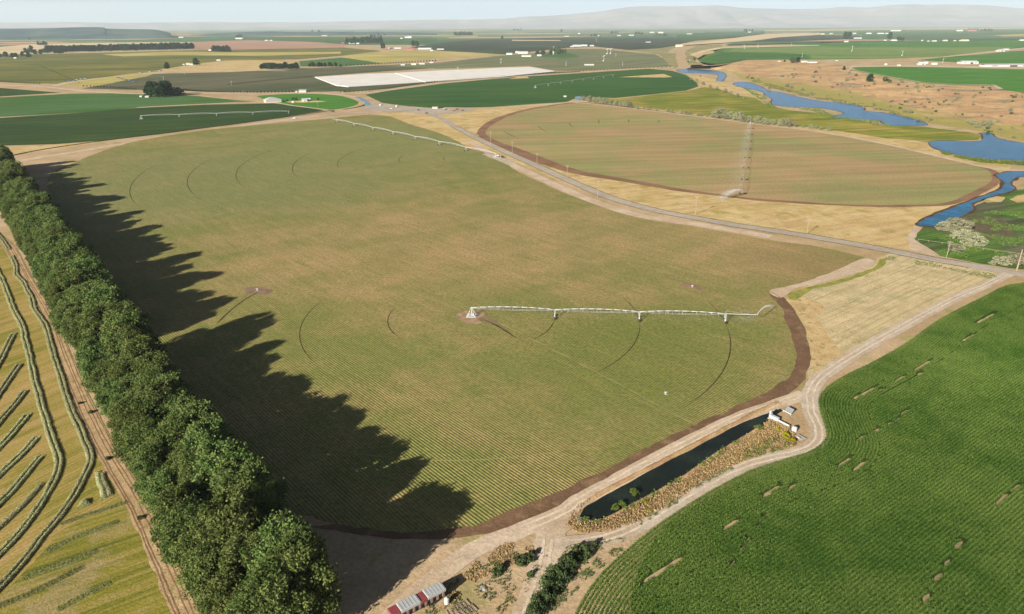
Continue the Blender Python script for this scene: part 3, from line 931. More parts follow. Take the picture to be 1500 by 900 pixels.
SP('farm_track', [(1245, 97), (1300, 96), (1400, 97), (1500, 99.5), (1800, 108), (1800, 110.5), (1500, 101.5), (1400, 99), (1300, 98), (1250, 99)], M_track, 3, label='tan track in front of the farm sheds')
SP('farm_track', [(1380, 83.3), (1440, 77), (1500, 70), (1600, 66), (1600, 67.5), (1510, 71.5), (1445, 78), (1385, 84.3)], M_track, 4, label='tan track climbing behind the sheds')
SP('pale_road', [(1010, 80), (1030, 74), (1055, 69.5), (1130, 67.2), (1200, 66.5), (1200, 67.5), (1130, 69), (1060, 71), (1034, 76), (1016, 83)], M_stubble, 5, label='pale road at the head of the plateau')
SP('far_farmland', [(1062, 66), (1250, 61), (1500, 58.5), (1900, 59), (1900, 44), (1500, 45.5), (1150, 49), (1090, 58)], M_far, 1, label='hazy patchwork of fields on the far plateau')
SP('stubble_field', [(1004, 65), (1040, 60.5), (1120, 50.2), (1200, 48.3), (1203, 51), (1130, 57.3), (1060, 63.2), (1000, 66.5)], M_stubble, 6, label='pale stubble field on the far plain')
S('stubble_field', [(1120, 44.5), (1300, 42), (1500, 40.6), (1500, 42.2), (1300, 44), (1180, 46), (1120, 46)], M_yellow, 4, label='thin pale yellow field near the horizon')
SP('dark_orchard', [(1095, 61.5), (1140, 55), (1200, 51.5), (1260, 52), (1260, 57), (1160, 61)], M_orch_dark, 6, label='dark orchard beside the stubble field')
SP('far_green_field', [(990, 52), (1040, 47), (1120, 46.5), (1120, 49.8), (1040, 58), (1000, 62)], M_green_mid, 3, label='teal green field beyond the stubble')
SP('far_green_field', [(1180, 47), (1300, 45), (1500, 43.5), (1500, 52), (1300, 54), (1262, 57), (1262, 51.5), (1205, 49)], M_green_light, 3, label='green field on the far side of the plateau')
SP('yellow_strip', [(1455, 52), (1500, 50), (1500, 53.5), (1470, 54)], M_yellow, 5, label='yellow strip on the far plateau')
S('red_plain', [(1130, 38), (1300, 36.6), (1700, 34.8), (1700, 36.4), (1300, 39), (1140, 40)], M_plough, 4, label='reddish plain below the mountains')
S('pink_plain', [(600, 40.8), (900, 39.6), (1130, 38.8), (1130, 40.2), (900, 41.5), (600, 43)], M_plough, 4, label='pinkish far plain below the mountains')
# ------------------------------------------------------------------ vegetation
def leaf_quads(centres, normals, size, rng, aspect=0.6, tilt=0.75):
    """diamond leaf sprays at centres, roughly facing normals"""
    n = len(centres)
    rnd = rng.normal(size=(n, 3))
    rnd /= np.linalg.norm(rnd, axis=1)[:, None]
    nn = normals * (1 - tilt) + rnd * tilt
    nn /= np.linalg.norm(nn, axis=1)[:, None] + 1e-9
    t = np.cross(nn, rng.normal(size=(n, 3)))
    t /= np.linalg.norm(t, axis=1)[:, None] + 1e-9
    b = np.cross(nn, t)
    s = (size * rng.uniform(0.6, 1.3, n))[:, None]
    V = np.empty((n, 4, 3))
    V[:, 0] = centres - t * s * 0.5
    V[:, 1] = centres - b * s * 0.5 * aspect + nn * s * 0.08
    V[:, 2] = centres + t * s * 0.5
    V[:, 3] = centres + b * s * 0.5 * aspect - nn * s * 0.05
    Q = np.arange(n * 4).reshape(n, 4)
    return V.reshape(-1, 3), Q


def crown_data(seed, wid, h, z0, clumps, leaves, leaf, clump_r, shape=0.55, tilt=0.6):
    rng = np.random.default_rng(seed)
    C_, N_, T_ = [], [], []
    for k in range(clumps):
        t = rng.uniform(0.0, 1.0)
        prof = (math.sin(math.pi * min(0.985, 0.10 + 0.86 * t ** 0.85))) ** shape
        a = rng.uniform(0, 2 * math.pi)
        rr = wid / 2 * prof * (0.45 + 0.55 * math.sqrt(rng.uniform(0, 1))) * (1 + 0.18 * math.sin(3 * a + seed) + 0.12 * math.sin(5 * a + 2.1 * seed))
        rr = max(0.0, rr - clump_r * 0.5)
        c = np.array([math.cos(a) * rr, math.sin(a) * rr, z0 + (h - z0 - clump_r * 0.6) * t])
        m = int(leaves * rng.uniform(0.7, 1.3))
        d = rng.normal(size=(m, 3)); d /= np.linalg.norm(d, axis=1)[:, None]
        cr = clump_r * rng.uniform(0.65, 1.25)
        rad_ = cr * rng.uniform(0.3, 1.0, m) ** 0.6 * np.where(rng.uniform(0, 1, m) < 0.15, 1.4, 1.0)
        p = c + d * rad_[:, None] * np.array([1.0, 1.0, 0.75])
        p[:, 2] = np.maximum(p[:, 2], 0.15)
        C_.append(p); N_.append(d * 0.8 + np.array([0, 0, 0.4]))
        T_.append(np.clip(rng.uniform(0.1, 0.75) + rng.uniform(-0.2, 0.2, m), 0, 1))
    C_ = np.concatenate(C_); N_ = np.concatenate(N_); T_ = np.concatenate(T_)
    V, Q = leaf_quads(C_, N_, leaf, rng, tilt=tilt)
    return V, Q, T_


M_leaf = leafmat('windbreak_leaves', C(78, 102, 50, 0.64), C(148, 158, 92, 0.64), 0.3)
M_leaf_dark = leafmat('dark_tree_leaves', C(44, 66, 40, 0.6), C(64, 88, 50, 0.6), 0.15)
M_leaf_sage = leafmat('grey_bush_leaves', C(140, 144, 108, 0.6), C(176, 172, 140, 0.6), 0.15)
M_leaf_olive = leafmat('silvery_bush_leaves', C(158, 160, 124, 0.6), C(188, 182, 152, 0.6), 0.15)
M_leaf_yellow = leafmat('yellow_shrub_leaves', C(150, 150, 30, 0.6), C(200, 186, 40, 0.6), 0.2)
M_leaf_shrub = leafmat('green_shrub_leaves', C(74, 92, 54, 0.6), C(114, 126, 80, 0.6), 0.2)
M_bark = paint('bark', C(112, 98, 82), 0.95, 0.05, 0.25)
M_bark_grey = paint('dead_bark', C(176, 164, 148), 0.95, 0.05, 0.2)


def trunk_mesh(name, h, r, seed, limbs=7, spread=0.35):
    rnd = random.Random(seed)
    b = MB()
    pts = [Vector((0, 0, -0.2))]
    for k in range(1, 5):
        pts.append(Vector((rnd.uniform(-.3, .3) * k * .4, rnd.uniform(-.3, .3) * k * .4, h * 0.2 * k)))
    for k in range(4):
        b.tube(pts[k], pts[k + 1], r * (1 - k * 0.2), 7, r * (1 - (k + 1) * 0.2))
    for k in range(limbs):
        t = rnd.uniform(0.3, 0.95)
        i = min(3, int(t * 4))
        a = pts[i].lerp(pts[i + 1], t * 4 - i)
        an = rnd.uniform(0, 6.283)
        e = a + Vector((math.cos(an), math.sin(an), 0.9)) * h * spread * rnd.uniform(0.6, 1.0)
        m = a.lerp(e, 0.5) + Vector((0, 0, -0.06 * h))
        b.tube(a, m, r * 0.4, 5, r * 0.28)
        b.tube(m, e, r * 0.28, 5, r * 0.1)
    bm_o = b
    bmesh.ops.recalc_face_normals(bm_o.bm, faces=bm_o.bm.faces[:])
    me = bpy.data.meshes.new(name)
    bm_o.bm.to_mesh(me); bm_o.bm.free()
    me.materials.append(M_bark)
    return me


# --- the windbreak: two staggered rows of tall leafy trees
CROWNS, TRUNKS = [], []
for k in range(9):
    hh = [17.5, 19.0, 16.5, 18.2, 20.0, 17.0, 18.8, 15.8, 19.4][k]
    ww = [13.0, 14.5, 12.0, 15.0, 13.5, 14.0, 12.5, 13.5, 15.5][k]
    V, Q, T = crown_data(100 + k, ww, hh, 1.0, 190, 112, 0.62, 1.6, 0.34, 0.66)
    me = np_mesh('crown', V, Q, T)
    me.materials.append(M_leaf)
    CROWNS.append(me)
    TRUNKS.append(trunk_mesh('trunk', hh * 0.9, 0.38, 300 + k))

edge_px = [(-330, 205), (-160, 262), (0, 338), (75, 472), (100, 536), (140, 612), (200, 702), (245, 802), (272, 880), (300, 960)]
edge_w = [P(a, b) for a, b in edge_px]
# straight line through the visible foot of the canopy
A_, B_ = P(92, 500), P(262, 850)
dirn = (A_ - B_); dirn.z = 0
Ln = dirn.length
dirn.normalize()
side = Vector((dirn.y, -dirn.x, 0))
if side.x < 0:
    side = -side
print('windbreak heading', math.degrees(math.atan2(dirn.x, dirn.y)), B_, A_)
ORD = ['nearest', 'second', 'third', 'fourth', 'fifth', 'sixth', 'seventh', 'eighth', 'ninth', 'tenth', 'eleventh', 'twelfth', 'thirteenth', 'fourteenth', 'fifteenth', 'sixteenth', 'seventeenth', 'eighteenth', 'nineteenth', 'twentieth']
rndw = random.Random(5)
GAPS = []
g0 = P(172, 520)
gap_t = (g0 - B_).dot(dirn)
GAPS.append(gap_t)
step = 8.0
nrow = int((P(16, 246) - B_).dot(dirn) / step) + 2
cnt = 0
for row, off, t0_, t1_ in ((0, 5.5, -52, 1e9), (1, 11.5, -52, 1e9), (2, 18.0, -52, 1e9), (3, 24.0, -46, -28)):
    seen = 0
    for k in range(0, nrow + 5):
        t = t0_ + k * step + (step / 2 if row % 2 else 0) + rndw.uniform(-1.4, 1.4)
        if t > t1_:
            continue
        if row >= 1 and (-10 < t - gap_t < 9):
            continue
        if row == 0 and (-7 < t - gap_t < 6):
            continue
        q = B_ + dirn * t + side * (off + rndw.uniform(-1.3, 1.3))
        if rndw.random() < 0.10:
            continue
        lq = P(700, 773) - q
        if lq.x * math.cos(SUN_AZ) - lq.y * math.sin(SUN_AZ) < 8.0:
            continue
        i = rndw.randrange(9)
        e = empty('windbreak_tree', (q.x, q.y, 0), rndw.uniform(0, 6.28))
        s = rndw.uniform(0.76, 1.16) * (0.8, 0.98, 1.1, 1.15)[row] * (1.1 if row == 2 and t < 25 else 1.0)
        e.scale = (s, s, s * rndw.uniform(0.92, 1.1))
        c = bpy.data.objects.new('crown', CROWNS[i]); COL.objects.link(c); c.parent = e
        tk = bpy.data.objects.new('trunk', TRUNKS[i]); COL.objects.link(tk); tk.parent = e
        rn = ['in the row on the hay side', 'in the row on the crop side', 'in the short third row', 'in the short outermost row'][row]
        if seen < 20:
            tag(e, f'leafy windbreak tree, {ORD[seen]} from the near end {rn}', 'tree', 'trees of the long windbreak')
        else:
            tag(e, f'leafy tree in the far stretch of the windbreak {rn}', 'tree', 'far trees of the windbreak ' + rn)
        seen += 1
        cnt += 1
print('windbreak trees', cnt)

for k, (px, py, hh) in enumerate([(398, 852, 15.0), (352, 818, 13.0)]):
    q = P(px, py)
    e = empty('dead_tree', (q.x, q.y, 0), k * 2.0)
    rd = random.Random(60 + k)
    b = MB()
    b.tube((0, 0, -0.2), (0.3, 0.2, hh * 0.6), 0.3, 7, 0.18); b.tube((0.3, 0.2, hh * 0.6), (0.6, 0.5, hh), 0.18, 6, 0.04)
    b.build('trunk', M_bark_grey, e)
    b = MB()
    for j in range(16):
        t_ = rd.uniform(0.35, 0.95); a_ = rd.uniform(0, 6.28); l_ = hh * rd.uniform(0.18, 0.4)
        s0 = Vector((0.4 * t_, 0.3 * t_, hh * t_)); m0 = s0 + Vector((math.cos(a_) * l_ * .6, math.sin(a_) * l_ * .6, l_ * .35)); e0 = m0 + Vector((math.cos(a_ + .4) * l_ * .5, math.sin(a_ + .4) * l_ * .5, l_ * .3))
        b.tube(s0, m0, 0.11, 5, 0.07); b.tube(m0, e0, 0.07, 5, 0.02)
    b.build('limbs', M_bark_grey, e)
    tag(e, ['bare grey dead tree standing among the nearest windbreak trees', 'second bare grey dead tree a little farther along the windbreak'][k], 'tree')

# low brush along the foot of the windbreak and dead branches at its near end
for k, (px, py) in enumerate([(118, 592), (133, 605), (158, 673), (205, 760)]):
    p = P(px, py)
    V, Q, T = crown_data(900 + k, 1.8, 0.9, 0.05, 14, 40, 0.3, 0.35, 0.5, 0.6)
    me = np_mesh('foliage', V, Q, T); me.materials.append(M_leaf_shrub)
    e = empty('shrub', p)
    o = bpy.data.objects.new('foliage', me); COL.objects.link(o); o.parent = e
    b = MB(); b.tube((0, 0, -.1), (0.2, 0.1, 1.6), 0.08, 5, 0.03); b.tube((0, 0, 0.2), (-0.6, 0.3, 1.6), 0.06, 5, 0.02)
    b.build('stem', M_bark, e)
    tag(e, ['lone green bush at the windbreak foot beside two bushes', 'small green bush right beside the taller lone bush at the windbreak foot', 'round bush on the tan wheel track by the windbreak', 'low bush on the wheel track nearest the camera'][k], 'bush')

# --- generic trees for the distance: crown and trunk in one mesh, unit height
FAR = {}


def far_variant(kind, k):
    key = (kind, k)
    if key in FAR:
        return FAR[key]
    ww, z0, shape = {'round': (0.85, 0.06, 0.5), 'tall': (0.42, 0.04, 0.45), 'bush': (1.5, 0.0, 0.45), 'wide': (1.15, 0.0, 0.38)}[kind]
    V, Q, T = crown_data(500 + k + len(kind) * 17, ww, 1.0, z0, 60 if kind in ('wide', 'bush') else 40, 34, 0.11 if kind in ('wide', 'bush') else 0.125, 0.15 if kind != 'tall' else 0.12, shape, 0.55)
    # trunk: four tapered faces
    r = 0.025
    base = len(V)
    tv = np.array([(-r, -r, -0.02), (r, -r, -0.02), (r, r, -0.02), (-r, r, -0.02), (-r * .4, -r * .4, 0.8), (r * .4, -r * .4, 0.8), (r * .4, r * .4, 0.8), (-r * .4, r * .4, 0.8)])
    V = np.concatenate([V, tv])
    Q = np.concatenate([Q, base + np.array([(0, 1, 5, 4), (1, 2, 6, 5), (2, 3, 7, 6), (3, 0, 4, 7)])])
    T = np.concatenate([T, np.zeros(4)])
    mi = np.concatenate([np.zeros(len(Q) - 4, int), np.ones(4, int)])
    me = np_mesh('far_tree', V, Q, T, mi)
    FAR[key] = me
    return me


MATVAR = {}


def with_mat(me, mat):
    key = (me.name, mat.name)
    if key not in MATVAR:
        c = me.copy()
        c.materials.clear()
        c.materials.append(mat); c.materials.append(M_bark)
        MATVAR[key] = c
    return MATVAR[key]


def surf(px, py, plateau=False):
    d = ray(px, py)
    hit = HILL.ray_cast(EYE, d)
    if hit[0] is not None:
        return hit[0]
    return P(px, py, 0, plateau)


def tree(px, py, hpx, label, group=None, kind='round', mat=None, name='tree', cat='tree', wide=1.0, plateau=False, rnd=random.Random(3)):
    p = surf(px, py, plateau)
    h = hpx * mpp(p) / max(0.2, math.cos(PITCH - math.atan((450 - py) / F)))
    me = with_mat(far_variant(kind, rnd.randrange(4)), mat or M_leaf_dark)
    o = bpy.data.objects.new(name, me)
    COL.objects.link(o)
    o.location = (p.x, p.y, p.z)
    o.rotation_euler = (0, 0, rnd.uniform(0, 6.28))
    o.scale = (h * wide, h * wide, h)
    return tag(o, label, cat, group)


def stand(xs0, xs1, y0, y1, n, hpx, label, group, kind='round', mat=None, jx=1.5, jy=0.6, jh=0.25, wide=1.0, name='tree', cat='tree', plateau=False, seed=1):
    r = random.Random(seed + int(xs0 * 7 + y0))
    for k in range(n):
        t = (k + 0.5) / n
        tree(xs0 + (xs1 - xs0) * t + r.uniform(-jx, jx), y0 + (y1 - y0) * t + r.uniform(-jy, jy), hpx * r.uniform(1 - jh, 1 + jh), label, group, kind, mat, name, cat, wide * r.uniform(0.85, 1.15), plateau)


stand(70, 284, 77.5, 72.5, 62, 9.5, 'dark tree in the long far windbreak behind the vineyard', 'trees of the far dark windbreak', 'tall', jx=1, jy=0.3, jh=0.1, wide=1.5)
stand(35, 95, 79, 79, 9, 9, 'dark round tree at the west end of the far windbreak', 'round trees at the end of the far windbreak', jx=3, jy=1.2)
stand(312, 337, 75.5, 76.5, 7, 8.5, 'dark round tree in the short grove on the ploughed field edge', 'trees of the short grove', jx=1, jy=0.3, jh=0.08)
stand(0, 45, 84, 85, 6, 7, 'tree among the farm houses at the far left', 'trees at the far left farm', jx=4, jy=2)
tree(43, 58.5, 3.2, 'lone dark tree far off on the left plain')
stand(382, 436, 101.5, 101, 16, 8.5, 'dark tree in the belt at the edge of the grey orchard', 'dark tree belt at the orchard edge', jx=1, jy=0.6, jh=0.12)
stand(450, 500, 98, 98, 10, 5.5, 'small tree in the gappy belt right of the dark tree belt', 'gappy tree belt', jx=1.5, jy=0.5)
tree(288, 96, 10.5, 'round dark tree beside the white sheds', wide=1.15)
tree(245, 101.5, 9.5, 'slim dark tree left of the white sheds', kind='tall', wide=1.6)
for k, (x, y, hh, ww) in enumerate([(222, 142, 22, 0.95), (233, 142.5, 21, 0.95), (243, 141.5, 23, 0.8), (252, 141, 18, 0.9), (261, 140.5, 12, 1.25), (228, 140, 20, 0.9), (247, 139.5, 20, 0.8), (266, 140, 9, 1.3)]):
    tree(x, y, hh, 'big dark tree in the clump on the light green field', 'dark tree clump on the green field', wide=ww)
stand(507, 558, 64.5, 63, 14, 8, 'dark tree in the grove beyond the grain field', 'grove beyond the grain field', jx=1.5, jy=0.6)
tree(561, 72, 9.5, 'dark tree at the left end of the red farm yard', wide=0.9)
tree(606, 68.5, 8.5, 'left tree of the dark pair in the red farm yard'); tree(611, 68.5, 8, 'right tree of the dark pair in the red farm yard')
stand(664, 693, 53, 52.5, 8, 5.5, 'dark tree in the far grove above the dark orchard', 'far grove above the dark orchard', jx=1, jy=0.3)
stand(548, 566, 52.5, 52.5, 5, 3.2, 'tiny tree in the far plain left of the hazy grove', 'tiny trees on the far plain', jx=2, jy=0.4)
stand(787, 833, 82, 77, 12, 7, 'tree around the farm hamlet', 'trees of the farm hamlet', jx=4, jy=1.5, mat=M_leaf_shrub)
stand(1036, 1128, 37.5, 37, 18, 2.6, 'tiny dark tree on the skyline under the mountains', 'trees on the skyline', jx=3, jy=0.2)
tree(1238, 57.5, 10, 'left tree of the dark far pair on the plateau', kind='tall', wide=1.5, plateau=True); tree(1243, 57.5, 10, 'right tree of the dark far pair on the plateau', kind='tall', wide=1.5, plateau=True)
tree(1302.5, 58, 10.5, 'lone tall dark tree among the far plateau sheds', plateau=True, wide=0.85)
stand(1312, 1326, 59.5, 60, 4, 4.5, 'small dark tree right of the lone tall plateau tree', 'small trees by the far sheds', jx=2, jy=0.3, plateau=True)
stand(1418, 1432, 43.5, 43.5, 4, 2.2, 'tiny tree by a shed near the horizon', 'tiny trees near the horizon', plateau=True)
stand(1437, 1453, 46.5, 46.5, 6, 3.8, 'small dark tree in the far grove by white sheds', 'far grove by white sheds', jx=1.5, jy=0.3, plateau=True)
for k, (x0, x1, y, n, hh) in enumerate([(893, 907, 49, 5, 3), (865, 880, 53.5, 4, 3), (930, 942, 51, 4, 4), (958, 978, 53, 7, 3), (1090, 1102, 47.5, 5, 4), (952, 956, 41.5, 2, 2), (820, 824, 47, 1, 5), (540, 560, 55, 5, 3.5), (345, 356, 55, 4, 3.5), (455, 470, 49.5, 6, 4), (400, 418, 50, 5, 2.5), (55, 70, 66.5, 4, 5), (752, 764, 45, 5, 2.5), (735, 738, 58, 1, 4)]):
    stand(x0, x1, y, y, n, hh, f'small dark tree on the far plain at the {["hay shed", "white barn", "red farm", "long orchard", "teal field", "skyline", "slim lone spot", "grain shed", "pale strip", "hazy knoll", "yellow strip", "west road", "middle skyline", "dark orchard edge"][k]}', f'far plain trees at the {["hay shed", "white barn", "red farm", "long orchard", "teal field", "skyline", "slim lone spot", "grain shed", "pale strip", "hazy knoll", "yellow strip", "west road", "middle skyline", "dark orchard edge"][k]}', jx=1, jy=0.3)
# trees round the white house
tree(434, 148, 5, 'small dark tree left of the white house', mat=M_leaf_shrub); tree(429.5, 148, 5.5, 'dark tree behind the white house yard', mat=M_leaf_shrub)
tree(421, 149, 3.5, 'low bush at the end of the white house yard', kind='bush', mat=M_leaf_shrub, wide=0.7, cat='bush', name='bush')
tree(466, 147.5, 4, 'small tree right of the white house', mat=M_leaf_shrub)
# bushes of the hillside and river
tree(1160, 92.5, 8.5, 'yellow-green round tree at the top of the hillside', mat=M_leaf_shrub, wide=1.3); tree(1168, 91.5, 7.5, 'dark green tree at the top of the hillside', wide=1.2)
tree(1149, 91, 3, 'low bush left of the yellow-green hilltop tree', kind='bush', wide=0.8, name='bush', cat='bush')
tree(1274, 120.5, 12, 'big dark bush on the lip of the hillside', wide=1.05, name='bush', cat='bush')
tree(1297, 119.5, 6.5, 'green bush right of the big dark bush', mat=M_leaf_shrub, kind='bush', wide=0.9, name='bush', cat='bush'); tree(1303, 121.5, 5, 'smaller green bush right of the big dark bush', mat=M_leaf_shrub, kind='bush', wide=0.8, name='bush', cat='bush')
tree(1236, 103, 6, 'dark bush at the head of the hillside track', wide=0.9, name='bush', cat='bush')
for k, (x, y, hh) in enumerate([(1440, 184, 9), (1432, 187, 7), (1450, 183, 8), (1424, 183, 7), (1447, 188, 6), (1464, 191, 5), (1418, 180, 5), (1333, 166, 6), (1325, 165, 5), (1363, 176, 5), (1153, 128, 5), (1160, 130, 4), (1175, 133, 4.5), (1188, 138, 4), (1145, 113, 5), (1160, 111, 4), (1200, 101, 4), (1240, 119, 5), (1250, 118, 4), (1306, 150, 4), (1357, 174, 3.5), (1110, 118, 4), (1095, 115, 4), (1127, 131, 4), (1280, 155, 4), (1470, 150, 4), (1480, 163, 5), (1395, 150, 4)]):
    tree(x, y, hh * 0.9, 'grey-green sagebrush bush on the slope above the river', 'sagebrush on the river slope', 'bush', M_leaf_sage, 'sagebrush', 'bush', wide=0.9)
rsb = random.Random(21)
nsb = 0
while nsb < 130:
    x, y = rsb.uniform(1010, 1500), rsb.uniform(98, 215)
    d_ = ray(x, y)
    if HILL.ray_cast(EYE, d_)[0] is None:
        continue
    if mn.noise(Vector((x / 45.0, y / 14.0, 3.3))) < -0.05:
        continue
    tree(x, y, rsb.uniform(1.4, 3.4), 'grey-green sagebrush bush on the slope above the river', 'sagebrush on the river slope', 'bush', M_leaf_sage if nsb % 3 else M_leaf_shrub, 'sagebrush', 'bush', wide=rsb.uniform(0.8, 1.3))
    nsb += 1
# silvery hedge between the round field and the meadow
rh = random.Random(9)
hedge = [(856, 148), (880, 152), (905, 156), (935, 160), (980, 165), (1030, 171), (1075, 176), (1090, 179), (1110, 181), (1150, 185), (1175, 187.5), (1195, 189), (1215, 192)]
hw = resample([P(*q) for q in hedge], 7.0)
for k, p in enumerate(hw):
    t = k / len(hw)
    if 0.33 < t < 0.58 and rh.random() < 0.45:
        continue
    big = 1.0 if t < 0.3 or 0.62 < t < 0.9 else 0.55
    if 0.62 < t < 0.72:
        big = 1.35
    h = 8.5 * big * rh.uniform(0.75, 1.25)
    me = with_mat(far_variant('bush', rh.randrange(4)), M_leaf_sage)
    o = bpy.data.objects.new('silvery_bush', me); COL.objects.link(o)
    o.location = (p.x + rh.uniform(-2, 2), p.y + rh.uniform(-1, 5), 0); o.rotation_euler = (0, 0, rh.uniform(0, 6))
    o.scale = (h * 0.75, h * 0.75, h)
    tag(o, 'silvery grey bush in the hedge behind the round tan field', 'bush', 'silvery hedge behind the round field')
for k, (x, y, hh) in enumerate([(1012, 118, 4), (1020, 121, 5), (1030, 125, 5), (1040, 129, 5), (1050, 132, 5), (1062, 136, 6), (1070, 139, 5), (1080, 142, 5), (1026, 113, 3), (1090, 146, 4)]):
    tree(x, y, hh, 'grey bush in the straggling line beside the upper river', 'grey bushes beside the upper river', 'bush', M_leaf_sage, 'bush', 'bush', wide=0.75)
# silvery trees by the marsh
for k, (x, y, hh, ww, lab) in enumerate([
        (1381, 338, 17, 1.0, 'leftmost silvery bush beside the stream'), (1397, 334, 20, 1.0, 'tall tan bush at the head of the stream clump'), (1412, 338, 20, 0.95, 'tan bush right of the tall one in the stream clump'),
        (1392, 340, 15, 1.0, 'low bush in the middle of the stream clump'), (1400, 350, 15, 0.95, 'tan bush in front of the stream clump'), (1411, 349, 16, 0.9, 'pinkish bush in the centre of the marsh clump'),
        (1424, 353, 17, 0.95, 'round pale bush at the right of the marsh clump'), (1432, 361, 19, 0.95, 'yellowish bush at the lower right of the marsh clump'), (1417, 360, 14, 1.0, 'low greenish bush under the marsh clump'),
        (1399, 368, 14, 1.1, 'pale bush beside the leaning pole near the road'), (1408, 367, 9, 1.1, 'small bush right of the pole near the road'),
        (1466, 388, 17, 1.15, 'round silvery bush left of the thick pole'), (1489, 387, 19, 1.1, 'silvery bush behind the thick pole'), (1502, 384, 15, 1.1, 'silvery bush at the picture edge behind the thick pole'), (1453, 388, 7, 1.2, 'low grey bush by the road verge')]):
    tree(x, y, hh * 0.78, lab, None, 'wide', M_leaf_olive, 'silvery_bush', 'bush', wide=ww * 1.3)

# --- shrubs and weeds on the bare ground at the bottom
SHR = [(822, 838, 3.2), (830, 830, 2.8), (812, 845, 3.0), (806, 856, 2.8), (800, 866, 3.2), (812, 862, 2.6), (795, 880, 3.0), (786, 890, 2.6), (803, 884, 2.4), (780, 902, 2.8), (820, 850, 2.6), (838, 832, 2.2), (826, 822, 1.8), (845, 808, 1.8), (857, 807, 1.7), (868, 804, 2.0), (860, 817, 1.6), (793, 895, 2.0), (778, 818, 1.8), (770, 822, 2.0), (764, 828, 1.6), (758, 823, 1.2), (732, 836, 1.6), (724, 842, 1.5), (848, 822, 1.2), (838, 818, 1.4), (777, 844, 1.2), (1005, 757, 0.1)]
for k, (x, y, hh) in enumerate(SHR[:-1]):
    p = P(x, y)
    rr = random.Random(k)
    V, Q, T = crown_data(700 + k, hh * 1.7, hh, 0.1, 14, 60, 0.42, hh * 0.28, 0.6, 0.6)
    me = np_mesh('foliage', V, Q, T); me.materials.append(M_leaf_shrub)
    e = empty('shrub', p, rr.uniform(0, 6))
    o = bpy.data.objects.new('foliage', me); COL.objects.link(o); o.parent = e
    b = MB()
    for j in range(3):
        a = rr.uniform(0, 6.28)
        b.tube((0, 0, -.1), (math.cos(a) * hh * .4, math.sin(a) * hh * .4, hh * .7), 0.06, 5, 0.02)
    b.build('stem', M_bark, e)
    if k < 18:
        tag(e, 'dark green shrub in the dense clump between the two dirt tracks', 'shrub', 'dense shrub clump between the tracks')
    else:
        tag(e, 'small green weed clump on the bare dirt left of the track', 'shrub', 'weed clumps on the bare dirt')


def in_poly(x, y, pts):
    ins = np.zeros(len(x), bool)
    n = len(pts)
    j = n - 1
    for i in range(n):
        xi, yi = pts[i].x, pts[i].y; xj, yj = pts[j].x, pts[j].y
        c = ((yi > y) != (yj > y)) & (x < (xj - xi) * (y - yi) / (yj - yi + 1e-12) + xi)
        ins ^= c
        j = i
    return ins


def scatter(px, n, rng):
    w = [P(a, b) for a, b in px]
    xs = [p.x for p in w]; ys = [p.y for p in w]
    X = rng.uniform(min(xs), max(xs), n * 4); Y = rng.uniform(min(ys), max(ys), n * 4)
    k = in_poly(X, Y, w)
    return X[k][:n], Y[k][:n]


def tufts(name, px, n, h, leaf, mat, label, rng, per=5, dens=None):
    X, Y = scatter(px, n, rng)
    if dens is not None:
        v = np.array([mn.noise(Vector((x / dens[0], y / dens[0], dens[2]))) for x, y in zip(X, Y)])
        k = v > dens[1]
        X, Y = X[k], Y[k]
    m = len(X)
    c = np.repeat(np.stack([X, Y, np.full(m, h * 0.45)], 1), per, 0)
    c += rng.normal(size=c.shape) * np.array([h * 0.35, h * 0.35, h * 0.22])
    c[:, 2] = np.maximum(c[:, 2], 0.05)
    nr = rng.normal(size=c.shape); nr[:, 2] = np.abs(nr[:, 2])
    V, Q = leaf_quads(c, nr, leaf, rng, 0.5, 0.8)
    T = np.repeat(rng.uniform(0, 1, m), per)
    me = np_mesh(name, V, Q, T)
    return setting(link(name, me, mat), label, 'plants', 'stuff')


M_reed = leafmat('dry_reeds', C(186, 154, 114, 0.62), C(216, 184, 138, 0.62), 0.2, C(196, 180, 104, 0.6))
M_strawtuft = leafmat('straw_tufts', C(206, 176, 120, 0.62), C(222, 196, 146, 0.62), 0.2)
M_weed = leafmat('weed_tufts', C(96, 116, 66, 0.6), C(140, 142, 92, 0.6), 0.2)
M_greenreed = leafmat('green_reeds', C(86, 108, 50, 0.6), C(136, 144, 70, 0.6), 0.2)
M_palew = leafmat('pale_weeds', C(140, 142, 100, 0.62), C(178, 168, 124, 0.62), 0.2)
M_marshreed = leafmat('marsh_reed_leaves', C(88, 116, 50, 0.6), C(132, 142, 76, 0.6), 0.2)
reed_lo = [(830, 768), (845, 761), (858, 766), (887, 762), (927, 742), (1005, 698), (1055, 663), (1114, 628), (1130, 615), (1150, 622), (1166, 640), (1160, 656), (1120, 664), (1065, 686), (1020, 712), (970, 745), (935, 765), (890, 779), (845, 781)]
reed_hi = [(832, 762), (846, 742), (870, 725), (905, 708), (1005, 656), (1100, 606), (1138, 588), (1146, 594), (1137, 592), (1100, 609), (1000, 662), (900, 713), (863, 733), (846, 754), (838, 768)]
poly('pond_bank', reed_lo, M_berm, 6, amp=0.6, step=3, label='dry orange bank on the near side of the pond')
poly('pond_bank', reed_hi, M_berm, 6, amp=0.5, step=3, label='dry orange bank on the far side of the pond')
tufts('dry_reeds', reed_lo, 9000, 0.85, 0.5, M_reed, 'dry orange reeds along the near bank of the pond', RNG, 5)
tufts('dry_reeds', reed_hi, 3000, 0.7, 0.45, M_reed, 'dry orange reeds along the far bank of the pond', RNG, 5)
grn_edge = [(855, 767), (868, 764), (887, 761), (927, 741), (1005, 697), (1055, 662), (1114, 627), (1112, 631), (1057, 667), (1007, 702), (930, 746), (890, 766), (865, 771)]
